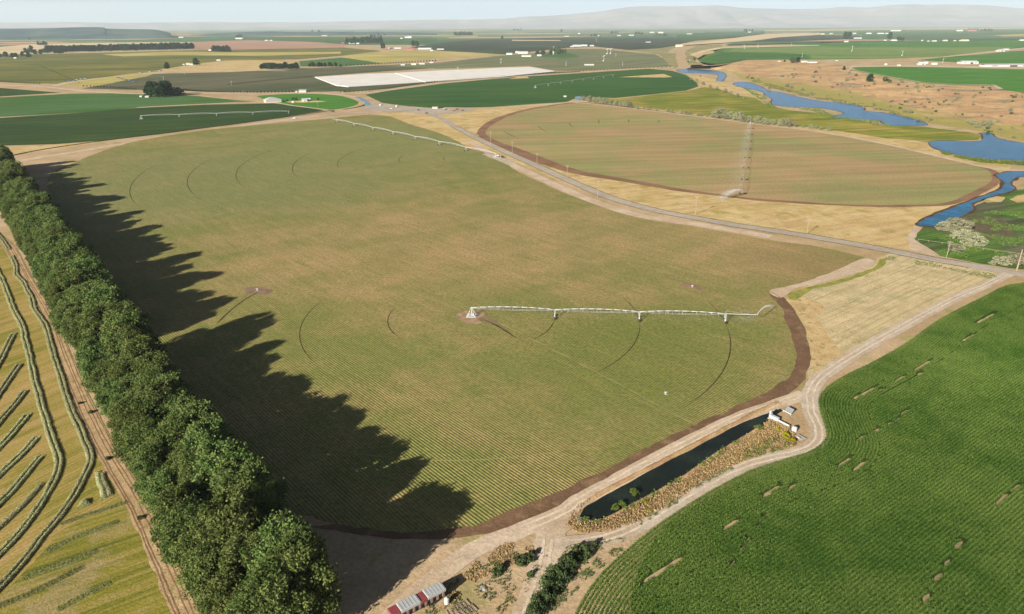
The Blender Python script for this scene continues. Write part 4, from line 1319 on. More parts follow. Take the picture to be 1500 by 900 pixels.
tufts('green_reeds', grn_edge, 2400, 1.1, 0.55, M_greenreed, 'bright green reeds at the water edge of the pond', RNG, 6, (9.0, -0.1, 1.0))
tufts('green_reeds', [(935, 765), (970, 745), (1020, 712), (1065, 686), (1120, 664), (1125, 668), (1068, 690), (1022, 716), (974, 750), (938, 770)], 1500, 0.6, 0.45, M_weed, 'green weeds along the lane edge', RNG, 5, (8.0, -0.05, 4.0))
tufts('green_weeds', [(1095, 655), (1140, 640), (1165, 652), (1130, 664), (1085, 675)], 900, 0.8, 0.5, M_greenreed, 'green weeds at the head of the pond bank', RNG, 5, (6.0, -0.1, 2.0))
tufts('dirt_weeds', [(560, 920), (690, 835), (780, 800), (800, 815), (780, 860), (735, 900), (690, 930)], 1700, 0.35, 0.38, M_weed, 'scattered weeds on the bare dirt', RNG, 4, (4.0, 0.08, 3.0))
tufts('dirt_weeds', [(830, 800), (900, 790), (930, 790), (880, 835), (830, 880), (800, 905), (812, 850)], 1300, 0.4, 0.38, M_weed, 'scattered weeds beside the shrub clump', RNG, 4, (3.0, 0.0, 5.0))
tufts('dry_tufts', [(640, 860), (740, 795), (800, 790), (790, 812), (700, 850), (650, 895)], 1800, 0.3, 0.36, M_strawtuft, 'dry straw tufts on the bare dirt', RNG, 4, (5.0, 0.0, 8.0))
tufts('dry_tufts', [(1150, 440), (1175, 425), (1290, 385), (1460, 404), (1300, 496), (1215, 544), (1188, 560), (1178, 505)], 2600, 0.25, 0.45, M_palew, 'grey-green weeds in the fallow triangle', RNG, 5, (9.0, 0.10, 11.0))
tufts('roadside_weeds', [(1300, 376), (1380, 388), (1465, 404), (1450, 410), (1380, 394), (1295, 381)], 700, 0.5, 0.5, M_weed, 'weeds along the paved road', RNG, 5, (10.0, 0.0, 12.0))
tufts('marsh_reeds', [(1372, 350), (1400, 335), (1440, 312), (1500, 300), (1560, 300), (1560, 400), (1500, 390), (1430, 382), (1378, 370)], 9000, 0.7, 0.6, M_marshreed, 'reeds of the green marsh', RNG, 5, (16.0, 0.0, 15.0))

tufts('pond_reeds', [(1362, 214), (1400, 228.5), (1440, 234.5), (1500, 238), (1580, 243), (1580, 249), (1500, 243), (1435, 238.5), (1385, 228)], 2600, 1.6, 1.1, M_marshreed, 'green reeds along the near shore of the broad pond', RNG, 5, (30.0, -0.25, 21.0))
tufts('river_reeds', [(1085, 127), (1120, 142), (1135, 156), (1200, 160), (1225, 171), (1285, 178), (1310, 186), (1352, 187), (1350, 190), (1300, 189), (1275, 182), (1215, 174), (1190, 163), (1128, 159), (1112, 146)], 2600, 1.6, 1.2, M_marshreed, 'reeds along the near bank of the river', RNG, 5, (40.0, -0.1, 23.0))
tufts('river_reeds', [(1100, 121), (1180, 143), (1260, 156), (1300, 165.5), (1350, 179), (1365, 180), (1310, 164), (1262, 152), (1185, 139), (1105, 117)], 2000, 1.5, 1.2, M_weed, 'dry reeds along the far bank of the river', RNG, 5, (35.0, -0.1, 25.0))

# yellow shrubs at the pond head
for k, (x, y, hh, lab) in enumerate([(1150, 641, 2.6, 'bright yellow shrub beside the white tank'), (1158, 647, 2.2, 'low yellow shrub under the bright yellow one'), (1140, 632, 1.5, 'small yellow shrub left of the bright yellow one'), (1111, 629, 2.4, 'lime green reed clump at the pond corner'), (946, 737, 1.4, 'small yellow bush on the pond bank'), (952, 750, 1.3, 'small yellow bush beside the lane'), (927, 724, 2.6, 'pale green willow shoot standing in the pond edge'), (902, 746, 1.9, 'round green bush at the pond edge'), (910, 741, 2.0, 'second round green bush at the pond edge towards the pump'), (849, 765, 1.8, 'grey driftwood bush at the pond end'), (857, 763, 1.8, 'green reed clump at the pond end')]):
    hh *= 0.68
    p = P(x, y)
    mt = M_leaf_yellow if k in (0, 1, 2, 4, 5) else (M_leaf_sage if k == 9 else M_greenreed)
    V, Q, T = crown_data(800 + k, hh * 1.8, hh, 0.1, 14, 55, 0.4, hh * 0.3, 0.6, 0.6)
    me = np_mesh('foliage', V, Q, T); me.materials.append(mt)
    e = empty('shrub', p)
    o = bpy.data.objects.new('foliage', me); COL.objects.link(o); o.parent = e
    b = MB(); b.tube((0, 0, -.1), (0.15, 0.1, hh * .7), 0.05, 5, 0.02); b.tube((0, 0, 0), (-0.4, 0.2, hh * .6), 0.04, 5, 0.02)
    b.build('stem', M_bark, e)
    tag(e, lab, 'shrub')

# pond water in its trench: a recessed dark sheet between low earth lips
pond_px = [(848, 757), (856, 744), (867, 735), (900, 716.5), (1000, 665), (1100, 612.5), (1138, 594.5), (1146, 602), (1130, 613), (1112, 625), (1054, 660), (1004, 695), (964, 718), (924, 740), (886, 759), (862, 763)]
poly('pond', pond_px, M_pond, 7, amp=0.3, step=2, label='narrow dark pond beside the track')
pw = [P(a, b) for a, b in pond_px]


def lip(pts, name, wid, h, mat, label):
    w = resample(pts, 1.0)
    V, Fs = [], []
    n = len(w); prof = [(-0.5, 0.0), (-0.3, 0.75), (-0.05, 1.0), (0.25, 0.7), (0.5, 0.0)]
    for i, p in enumerate(w):
        t = w[min(i + 1, n - 1)] - w[max(i - 1, 0)]
        t.normalize(); nr = Vector((-t.y, t.x, 0))
        s = min(1.0, min(i, n - 1 - i) / 6.0)
        for u, v in prof:
            q = p + nr * (u * wid * (1 + 0.3 * mn.noise(Vector((i * .21, u, 3)))))
            V.append((q.x, q.y, 0.02 + v * h * s * (1 + 0.4 * mn.noise(Vector((i * .3, u * 2, 7))))))
        if i:
            a = (i - 1) * 5; b2 = i * 5
            for j in range(4):
                Fs.append((a + j, a + j + 1, b2 + j + 1, b2 + j))
    return setting(link(name, mesh(name, V, Fs, True), mat), label)


lip([P(a, b - 4) for a, b in pond_px[1:8]], 'pond_bank', 1.8, 0.8, M_berm, 'raised earth lip on the far side of the pond')
lip([P(a, b + 4) for a, b in pond_px[8:]], 'pond_bank', 1.8, 0.6, M_berm, 'raised earth lip on the near side of the pond')
# ------------------------------------------------------------------ corn field (bottom right)
corn_edge_px = [(1800, 385), (1640, 400), (1560, 408), (1500, 416), (1470, 421), (1440, 436), (1400, 456), (1365, 476), (1325, 505), (1280, 530.5), (1240, 550), (1212, 567), (1199, 582), (1198, 600), (1205, 624), (1208, 643), (1190, 661), (1150, 675), (1100, 691), (1050, 716), (1000, 746), (960, 773), (925, 800), (890, 830), (862, 862), (840, 900), (822, 945), (808, 1010)]
edge = [P(a, b) for a, b in catmull(corn_edge_px, False, 8)]
edge = resample(edge, 0.8)
# smooth
for _ in range(6):
    edge = [edge[0]] + [(edge[i - 1] + edge[i] * 2 + edge[i + 1]) / 4 for i in range(1, len(edge) - 1)] + [edge[-1]]
corn_poly = edge + [P(1300, 1010), P(1650, 960), P(1900, 700), P(1900, 480)]
cs = [Vector((p.x, p.y, 6 * LAYER)) for p in corn_poly]
fs = []
for a, b, c in tessellate_polygon([cs]):
    nn = (cs[b] - cs[a]).cross(cs[c] - cs[a])
    fs.append((a, b, c) if nn.z > 0 else (a, c, b))
setting(link('corn_ground', mesh('corn_ground', cs, fs), M_cornsoil), 'soil under the dark green corn')
EX = np.array([p.x for p in edge]); EY = np.array([p.y for p in edge])
TX = np.gradient(EX); TY = np.gradient(EY)
ln = np.hypot(TX, TY); TX /= ln; TY /= ln
NX, NY = -TY, TX                       # candidate inward normal
mid = P(1400, 700)
if (mid.x - EX[len(EX) // 2]) * NX[len(EX) // 2] + (mid.y - EY[len(EX) // 2]) * NY[len(EX) // 2] < 0:
    NX, NY = -NX, -NY
SPC = 0.95
HEAD = 16
# how established the crop is along the edge: thin and young near the bottom junction
jun = P(960, 773)
low = P(830, 920)
s_low = np.clip(((EY - jun.y) / (low.y - jun.y)), 0, 1) * (EX < P(1010, 745).x)


def edge_dist(X, Y):
    d = np.full(len(X), 1e9)
    idx = np.zeros(len(X), int)
    for i in range(0, len(EX), 2):
        q = (X - EX[i]) ** 2 + (Y - EY[i]) ** 2
        k = q < d
        d[k] = q[k]; idx[k] = i
    return np.sqrt(d), idx


PX, PY, PS = [], [], []
for k in range(HEAD):
    off = 0.6 + k * SPC
    x = EX + NX * off; y = EY + NY * off
    # walk the offset curve at about 0.45 m
    d = np.concatenate([[0], np.cumsum(np.hypot(np.diff(x), np.diff(y)))])
    u = np.arange(0, d[-1], 0.48)
    xx = np.interp(u, d, x); yy = np.interp(u, d, y); lw = np.interp(u, d, s_low)
    ii = np.interp(u, d, np.arange(len(EX)))
    # skip places where the offset curve folds back on itself
    dd, _ = edge_dist(xx, yy)
    keep = dd > off - 0.25
    sc = 1.0 - lw * np.clip(1.15 - off / 15.0, 0, 0.75)
    PX.append(xx[keep]); PY.append(yy[keep]); PS.append(sc[keep])
hx = np.concatenate(PX); hy = np.concatenate(PY); hs = np.concatenate(PS)
# rows of the body of the field
ang = rad(55)
dx, dy = math.sin(ang), math.cos(ang)
c0 = P(1300, 700)
R = 330
v = np.arange(-R, R, SPC)
uu = np.arange(-R, R, 0.48)
U, Vv = np.meshgrid(uu, v)
bx = (c0.x + U * dx - Vv * dy).ravel(); by = (c0.y + U * dy + Vv * dx).ravel()
k = (by > 85) & (bx < 330) & (bx > -20) & (by < 345)
bx, by = bx[k], by[k]
# only what stands in the view, with a margin
rel_z = by * CF.y + (-H) * CF.z
pxs = 750 + F * (bx * CR.x + by * CR.y - H * CR.z) / rel_z
pys = 450 - F * (bx * CU.x + by * CU.y - H * CU.z) / rel_z
k = (pxs < 1640) & (pys < 980)
bx, by = bx[k], by[k]
k = in_poly(bx, by, corn_poly)
bx, by = bx[k], by[k]
dd, ii = edge_dist(bx, by)
k = dd > 0.6 + HEAD * SPC - 0.3
bx, by = bx[k], by[k]
bs = np.ones(len(bx))
X = np.concatenate([hx, bx]); Y = np.concatenate([hy, by]); Sz = np.concatenate([hs, bs])
rel_z = Y * CF.y + (-H) * CF.z
pxs = 750 + F * (X * CR.x + Y * CR.y - H * CR.z) / rel_z
pys = 450 - F * (X * CU.x + Y * CU.y - H * CU.z) / rel_z
k = (pxs < 1640) & (pys < 980)
X, Y, Sz = X[k], Y[k], Sz[k]
# bare strips where the planter missed
gaps = [((943, 853), (1000, 817)), ((1118, 728), (1142, 712)), ((1060, 776), (1082, 762)), ((1250, 585), (1283, 568)), ((1228, 684), (1247, 671)), ((1250, 690), (1268, 677)), ((1310, 560), (1326, 551)), ((1344, 550), (1352, 546)), ((1340, 543), (1362, 529)), ((1410, 500), (1428, 490)), ((1430, 474), (1456, 460)), ((1287, 573), (1296, 570)), ((1398, 805), (1410, 793)), ((1384, 830), (1391, 820)), ((1369, 852), (1380, 840)), ((1353, 884), (1361, 870)), ((1460, 740), (1476, 724)), ((1486, 718), (1494, 710)), ((1280, 633), (1288, 628)), ((1300, 623), (1306, 619)), ((1313, 616), (1320, 612)), ((1256, 645), (1268, 638)), ((1320, 607), (1332, 601)), ((1155, 718), (1165, 710)), ((1116, 760), (1121, 755)), ((1107, 775), (1113, 769)), ((1092, 795), (1098, 788)), ((1085, 806), (1090, 800)), ((1070, 830), (1076, 822))]
keep = np.ones(len(X), bool)
gw = []
for a, b in gaps:
    A = P(*a); B = P(*b)
    d = B - A
    A = A - d * 0.15; B = B + d * 0.15
    d = B - A
    L = d.length
    d /= L
    t = (X - A.x) * d.x + (Y - A.y) * d.y
    s = np.abs(-(X - A.x) * d.y + (Y - A.y) * d.x)
    keep &= ~((t > 0) & (t < L) & (s < 0.62))
# pivot tower wheel tracks: thin arcs of missing plants
cpv = P(1700, 900)
keep &= RNG.uniform(0, 1, len(X)) > 0.02
X, Y, Sz = X[keep], Y[keep], Sz[keep]
m = len(X)
print('corn plants', m)
vig = np.array([mn.noise(Vector((x / 30.0, y / 30.0, 2.0))) + 0.6 * mn.noise(Vector((x / 7.0, y / 7.0, 5.0))) for x, y in zip(X[::1], Y[::1])])
NL = 6
az = (np.arange(NL)[None, :] * 2.4 + RNG.uniform(0, 6.28, m)[:, None]).ravel()
pl = np.repeat(np.arange(m), NL)
lev = np.tile(np.linspace(0.35, 1.0, NL), m)
hgt = (0.95 * Sz * (1 + 0.16 * vig) * RNG.uniform(0.85, 1.15, m))[pl]
base = np.stack([X[pl] + RNG.normal(0, 0.05, m * NL), Y[pl] + RNG.normal(0, 0.05, m * NL), 0.12 + hgt * lev * 0.72], 1)
L = 0.62 * np.sqrt(Sz)[pl] * RNG.uniform(0.8, 1.2, m * NL)
dirx = np.cos(az); diry = np.sin(az)
wdt = 0.10 * RNG.uniform(0.8, 1.3, m * NL)
V = np.empty((m * NL, 6, 3))
sidev = np.stack([-diry, dirx, np.zeros(m * NL)], 1) * wdt[:, None]
d0 = np.stack([dirx, diry, np.zeros(m * NL)], 1)
up = np.array([0, 0, 1.0])
midp = base + d0 * (L * 0.5)[:, None] + up * (L * 0.42)[:, None]
tip = base + d0 * (L * 1.05)[:, None] + up * (L * RNG.uniform(-0.1, 0.35, m * NL))[:, None]
V[:, 0] = base - sidev * 0.5; V[:, 1] = base + sidev * 0.5
V[:, 2] = midp - sidev; V[:, 3] = midp + sidev
V[:, 4] = tip - sidev * 0.25; V[:, 5] = tip + sidev * 0.25
b6 = np.arange(m * NL)[:, None] * 6
Q = np.concatenate([b6 + np.array([[0, 1, 3, 2]]), b6 + np.array([[2, 3, 5, 4]])])
tint = np.clip(0.5 + 0.5 * vig[pl] + RNG.uniform(-0.4, 0.4, m * NL), 0, 0.84)
M_corn = leafmat('corn_leaves', C(84, 114, 42, 0.64), C(148, 162, 80, 0.64), 0.3)
me = np_mesh('corn_crop', V.reshape(-1, 3), Q, np.concatenate([tint, tint]))
setting(link('corn_crop', me, M_corn), 'dense dark green corn in curving rows', 'corn', 'stuff')
# floor sheet inside the edge, shade between the plants put into its colour
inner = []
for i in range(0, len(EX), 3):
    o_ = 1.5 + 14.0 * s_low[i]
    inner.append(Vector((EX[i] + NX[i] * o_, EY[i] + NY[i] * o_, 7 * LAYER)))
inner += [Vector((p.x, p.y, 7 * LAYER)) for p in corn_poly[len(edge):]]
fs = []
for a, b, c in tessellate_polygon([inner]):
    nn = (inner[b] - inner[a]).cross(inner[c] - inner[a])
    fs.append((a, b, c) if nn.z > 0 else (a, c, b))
setting(link('corn_shade', mesh('corn_shade', inner, fs), M_cornshade), 'dark green sheet painted as shade between the corn rows')
for a, b in gaps:
    ribbon('bare_strip', [a, b], 1.05, M_cornsoil, 9, smooth=False, taper=0.1, jitter=0.5, label='bare strip in the corn where no plants grew')

# ------------------------------------------------------------------ hay field with windrows (left)
def hay_mat():
    g = G('mown_hay_field')
    d = rad(30)
    s = g.noise(g.warp(g.pos(), d, (1 / 70.0, 1 / 4.0, 0.1)), 1.0, 5, 0.68)
    col = g.ramp(s, [(0.30, C(120, 122, 44)), (0.45, C(148, 140, 62)), (0.55, C(172, 150, 84)), (0.68, C(190, 162, 108)), (0.8, C(142, 138, 58))])
    b = g.noise(None, 1 / 28.0, 5, 0.6)
    col = g.mix(g.math('MULTIPLY', g.sstep(b, 0.45, 0.62), 0.5), col, C(196, 164, 104))
    f = g.noise(None, 1.6, 5, 0.72)
    col = g.gain(col, f, 0.76, 1.22)
    r = g.rows(d, 1.5, 0.6)
    col = g.gain(col, r, 0.92, 1.06)
    return g.finish(col, 0.96, f, 0.25, 0.5)


def low_hay_mat():
    g = G('mown_strips')
    d = rad(57)
    s = g.noise(g.warp(g.pos(), d, (1 / 60.0, 1 / 2.6, 0.1)), 1.0, 5, 0.68)
    col = g.ramp(s, [(0.30, C(88, 98, 48)), (0.42, C(122, 124, 50)), (0.52, C(156, 146, 60)), (0.62, C(176, 154, 104)), (0.74, C(120, 124, 66))])
    b = g.noise(None, 1 / 16.0, 5, 0.62)
    col = g.mix(g.math('MULTIPLY', g.sstep(b, 0.48, 0.62), 0.6), col, C(182, 160, 118))
    f = g.noise(None, 1.6, 5, 0.72)
    col = g.gain(col, f, 0.72, 1.22)
    return g.finish(col, 0.96, f, 0.3, 0.6)


hay = [(-700, 250), (-330, 230), (-120, 285), (6, 348), (40, 410), (72, 462), (100, 530), (130, 590), (165, 650), (200, 715), (240, 800), (270, 880), (300, 960), (100, 1100), (-300, 1100), (-900, 600)]
poly('hay_field', hay, hay_mat(), 2, label='mown hay field in yellow and tan strips')
poly('mown_strips', [(195, 728), (225, 800), (262, 880), (300, 970), (0, 1060), (-200, 1000), (-60, 920), (10, 865), (60, 812), (95, 775)], low_hay_mat(), 3, amp=0.8, step=3, label='mown green and yellow strips in the hay field corner')
M_lanesoil = soil('windbreak_track', C(206, 176, 134), C(190, 160, 118), 8, 0.6, C(170, 150, 100), 0.3)
M_rut = soil('rut', C(158, 126, 94), C(140, 108, 80), 4, 0.4, None, 0.3)
lane_px = [(-60, 320), (4, 352), (40, 412), (72, 468), (98, 536), (128, 605), (160, 668), (200, 735), (228, 795), (252, 850), (276, 905), (300, 965)]
lane_w = catmull(lane_px, False, 8)
ribbon('windbreak_track', lane_w, 5.5, M_lanesoil, 4, smooth=False, jitter=0.25, label='tan wheel track along the foot of the windbreak')
lw_ = [P(a, b) for a, b in lane_w]
for off in (-2.1, -1.4, 0.3, 1.2, 2.3):
    q = []
    for i, p in enumerate(lw_):
        t = lw_[min(i + 1, len(lw_) - 1)] - lw_[max(i - 1, 0)]
        t.normalize()
        q.append(p + Vector((-t.y, t.x, 0)) * (off + 0.25 * mn.noise(Vector((i * 0.4, off, 0)))))
    ribbon('wheel_rut', None, 0.32, M_rut, 5, world=q, jitter=0.6, label='brown rut in the windbreak track')

M_hay = leafmat('cut_hay', C(160, 164, 116, 0.66), C(214, 208, 160, 0.66), 0.12)
M_haybase = paint('hay_core', C(128, 136, 92), 0.97, 0.05, 0.3)


def strand(w, wid, h, rng, seed, density=46):
    """lumpy ridge and its loose stalks along a world polyline"""
    w = resample(w, 0.55)
    n = len(w)
    V, Fs = [], []
    prof = [(-0.5, 0.0), (-0.38, 0.6), (-0.12, 1.0), (0.15, 0.95), (0.4, 0.55), (0.5, 0.0)]
    np_ = len(prof)
    LC, LN = [], []
    for i, p in enumerate(w):
        t = w[min(i + 1, n - 1)] - w[max(i - 1, 0)]
        t.normalize(); nr = Vector((-t.y, t.x, 0))
        e = min(1.0, (min(i, n - 1 - i) + 0.6) / 3.0)
        lump = 1 + 0.3 * mn.noise(Vector((i * 0.33, seed, 0))) + 0.22 * mn.noise(Vector((i * 1.1, seed, 4)))
        off = nr * 0.25 * mn.noise(Vector((i * 0.12, seed, 9)))
        for u, v_ in prof:
            j_ = 1 + 0.3 * mn.noise(Vector((i * 0.7, u * 3, seed)))
            q = p + off + nr * (u * wid * lump * j_ * (0.6 + 0.4 * e))
            V.append((q.x, q.y, 0.06 + v_ * h * lump * j_ * e))
        if i:
            a = (i - 1) * np_; b = i * np_
            for j in range(np_ - 1):
                Fs.append((a + j, a + j + 1, b + j + 1, b + j))
        m_ = max(4, int(density * 0.55 * wid * 2.6))
        uu_ = rng.uniform(-0.62, 0.62, m_)
        for u in uu_:
            z = h * lump * e * max(0.0, 1 - (abs(u) / 0.55) ** 2)
            q = p + off + nr * (u * wid) + t * rng.uniform(-0.3, 0.3)
            LC.append((q.x, q.y, 0.10 + z * rng.uniform(0.8, 1.25) + rng.uniform(-0.03, 0.12)))
            LN.append((nr.x * u * 1.6, nr.y * u * 1.6, 0.8))
    return V, Fs, LC, LN


def windrow(px, label, wid=1.05, h=0.36, sep=0.8, group='windrows of cut hay', double=True, thin=1.0, mat=None):
    rng = np.random.default_rng(abs(hash(label)) % 1000 if False else len(label) * 31 + int(px[0][0] * 7))
    base = [P(a, b) for a, b in catmull(px, False, 6)]
    base = resample(base, 1.0)
    n = len(base)
    Vs, Fs, LC, LN = [], [], [], []
    for sgn in ((-1, 1) if double else (0,)):
        q = []
        for i, p in enumerate(base):
            t = base[min(i + 1, n - 1)] - base[max(i - 1, 0)]
            t.normalize()
            q.append(p + Vector((-t.y, t.x, 0)) * sgn * sep * (0.75 + 0.3 * mn.noise(Vector((i * 0.1, sgn, px[0][1])))))
        v, f, lc, lnn = strand(q, wid, h, rng, px[0][1] + sgn, 46 * thin)
        k = len(Vs)
        Vs += v; Fs += [tuple(a + k for a in ff) for ff in f]
        LC += lc; LN += lnn
    LC = np.array(LC); LN = np.array(LN)
    lv, lq = leaf_quads(LC, LN / np.linalg.norm(LN, axis=1)[:, None], 0.3, rng, 0.35, 0.7)
    core = np.array(Vs)
    k = len(core)
    Q = np.concatenate([np.array(Fs), lq + k])
    T = np.concatenate([np.full(len(Fs), 0.25), rng.uniform(0, 1, len(lq))])
    me = np_mesh('hay_windrow', np.concatenate([core, lv]), Q, T)
    o = link('hay_windrow', me, mat or M_hay)
    return tag(o, label, 'windrow', group)


windrow([(17, 375), (23, 391), (24, 403), (34, 414), (41, 428), (47, 440), (49, 451), (58, 465), (67, 479), (72, 498), (77, 515), (83, 535), (89, 553), (96, 577), (103, 598), (108, 610), (117, 628), (124, 646), (131, 662), (132, 676), (124, 696), (107, 728), (87, 757), (59, 790), (30, 827), (0, 860), (-40, 900)], 'long bent hay windrow nearest the windbreak track')
windrow([(-40, 320), (-10, 338), (2, 350), (10, 361), (13, 367)], 'short hay windrow end in front of the far windbreak')
windrow([(-30, 350), (0, 404), (9, 426), (18, 450), (26, 466), (33, 480), (37, 499), (42, 518), (49, 551), (58, 585), (68, 618), (75, 642), (85, 668), (86, 682), (79, 704), (58, 741), (30, 779), (0, 811), (-50, 860)], 'second long bent hay windrow from the windbreak')
windrow([(20, 489), (10, 508), (0, 528), (-30, 580)], 'short slanting hay windrow highest in the row of slanting ones', sep=0.9)
windrow([(28, 534), (15, 553), (0, 575), (-30, 618)], 'second slanting hay windrow from the top', sep=0.9)
windrow([(36, 573), (20, 594), (0, 617), (-30, 652)], 'third slanting hay windrow from the top', sep=0.9)
windrow([(41, 607), (25, 627), (8, 646), (-10, 664), (-50, 705)], 'fourth slanting hay windrow from the top', sep=0.9)
windrow([(53, 641), (35, 662), (14, 682), (-4, 699), (-50, 742)], 'fifth slanting hay windrow from the top', sep=0.9)
windrow([(60, 668), (40, 692), (18, 718), (-2, 739), (-50, 785)], 'sixth slanting hay windrow from the top', sep=0.9)
windrow([(60, 709), (42, 731), (20, 754), (0, 772), (-50, 815)], 'lowest slanting hay windrow beside the long bent one', sep=0.8, double=False, wid=1.7)
windrow([(143, 692), (145, 705), (149, 718), (152, 731)], 'stubby left strand of the short hay pair by the track', double=False, wid=1.3)
windrow([(150, 693), (153, 706), (157, 716), (162, 727)], 'stubby right strand of the short hay pair by the track', double=False, wid=1.3)
windrow([(120, 742), (124, 735), (128, 741)], 'small heap of cut hay below the short hay pair', double=False, wid=1.6, h=0.5)
M_flat = leafmat('flattened_hay', C(124, 126, 74, 0.66), C(162, 156, 104, 0.66), 0.12)
for k, (pts, lab) in enumerate([
        ([(186, 736), (150, 748), (115, 759), (90, 768)], 'flattened hay strip highest in the mown corner'),
        ([(172, 765), (140, 776), (100, 792), (70, 808)], 'flattened hay strip second in the mown corner'),
        ([(140, 808), (105, 822), (65, 836), (34, 848)], 'flattened grey-green hay strip in the middle of the mown corner'),
        ([(120, 832), (80, 852), (40, 872), (0, 888)], 'long flattened hay strip near the bottom left corner'),
        ([(160, 855), (120, 875), (85, 893)], 'flattened hay strip at the bottom of the mown corner')]):
    windrow(pts, lab, wid=1.0, h=0.12, sep=0.55, group='flattened hay strips', thin=0.4, mat=M_flat)
# ------------------------------------------------------------------ paints
W_PAINT = paint('white_paint', (0.42, 0.42, 0.40, 1), 0.5, 0.3, 0.06)
W_ROOF = paint('white_metal_roof', (0.32, 0.33, 0.33, 1), 0.5, 0.2, 0.10)
G_ROOF = paint('grey_metal_roof', (0.42, 0.46, 0.46, 1), 0.45, 0.4, 0.12)
T_WALL = paint('tan_wall', (0.50, 0.42, 0.33, 1), 0.8, 0.1, 0.1)
R_WALL = paint('red_wall', (0.30, 0.10, 0.08, 1), 0.7, 0.1, 0.1)
D_PAINT = paint('dark_paint', (0.03, 0.03, 0.035, 1), 0.4, 0.4, 0.1)
B_PAINT = paint('blue_paint', (0.10, 0.18, 0.34, 1), 0.4, 0.4, 0.1)
RED_PAINT = paint('red_paint', (0.20, 0.045, 0.045, 1), 0.45, 0.4, 0.12)
TYRE = paint('tyre_rubber', (0.03, 0.03, 0.03, 1), 0.9, 0.1, 0.1)
GLASS = paint('dark_glass', (0.02, 0.03, 0.04, 1), 0.1, 0.5, 0.1)
GALV = GALV_ = paint('galvanised_steel', (0.40, 0.41, 0.41, 1), 0.5, 0.3, 0.10)
DARK_STEEL = paint('dull_steel', (0.14, 0.14, 0.13, 1), 0.6, 0.2, 0.1)
WOOD = paint('weathered_wood', (0.24, 0.19, 0.15, 1), 0.9, 0.05, 0.2)
PALE_WOOD = paint('pale_wood', (0.26, 0.20, 0.14, 1), 0.9, 0.05, 0.2)
CONC = paint('concrete', (0.30, 0.28, 0.25, 1), 0.9, 0.1, 0.12)
NET = paint('white_netting', (0.66, 0.65, 0.62, 1), 0.9, 0.1, 0.06)


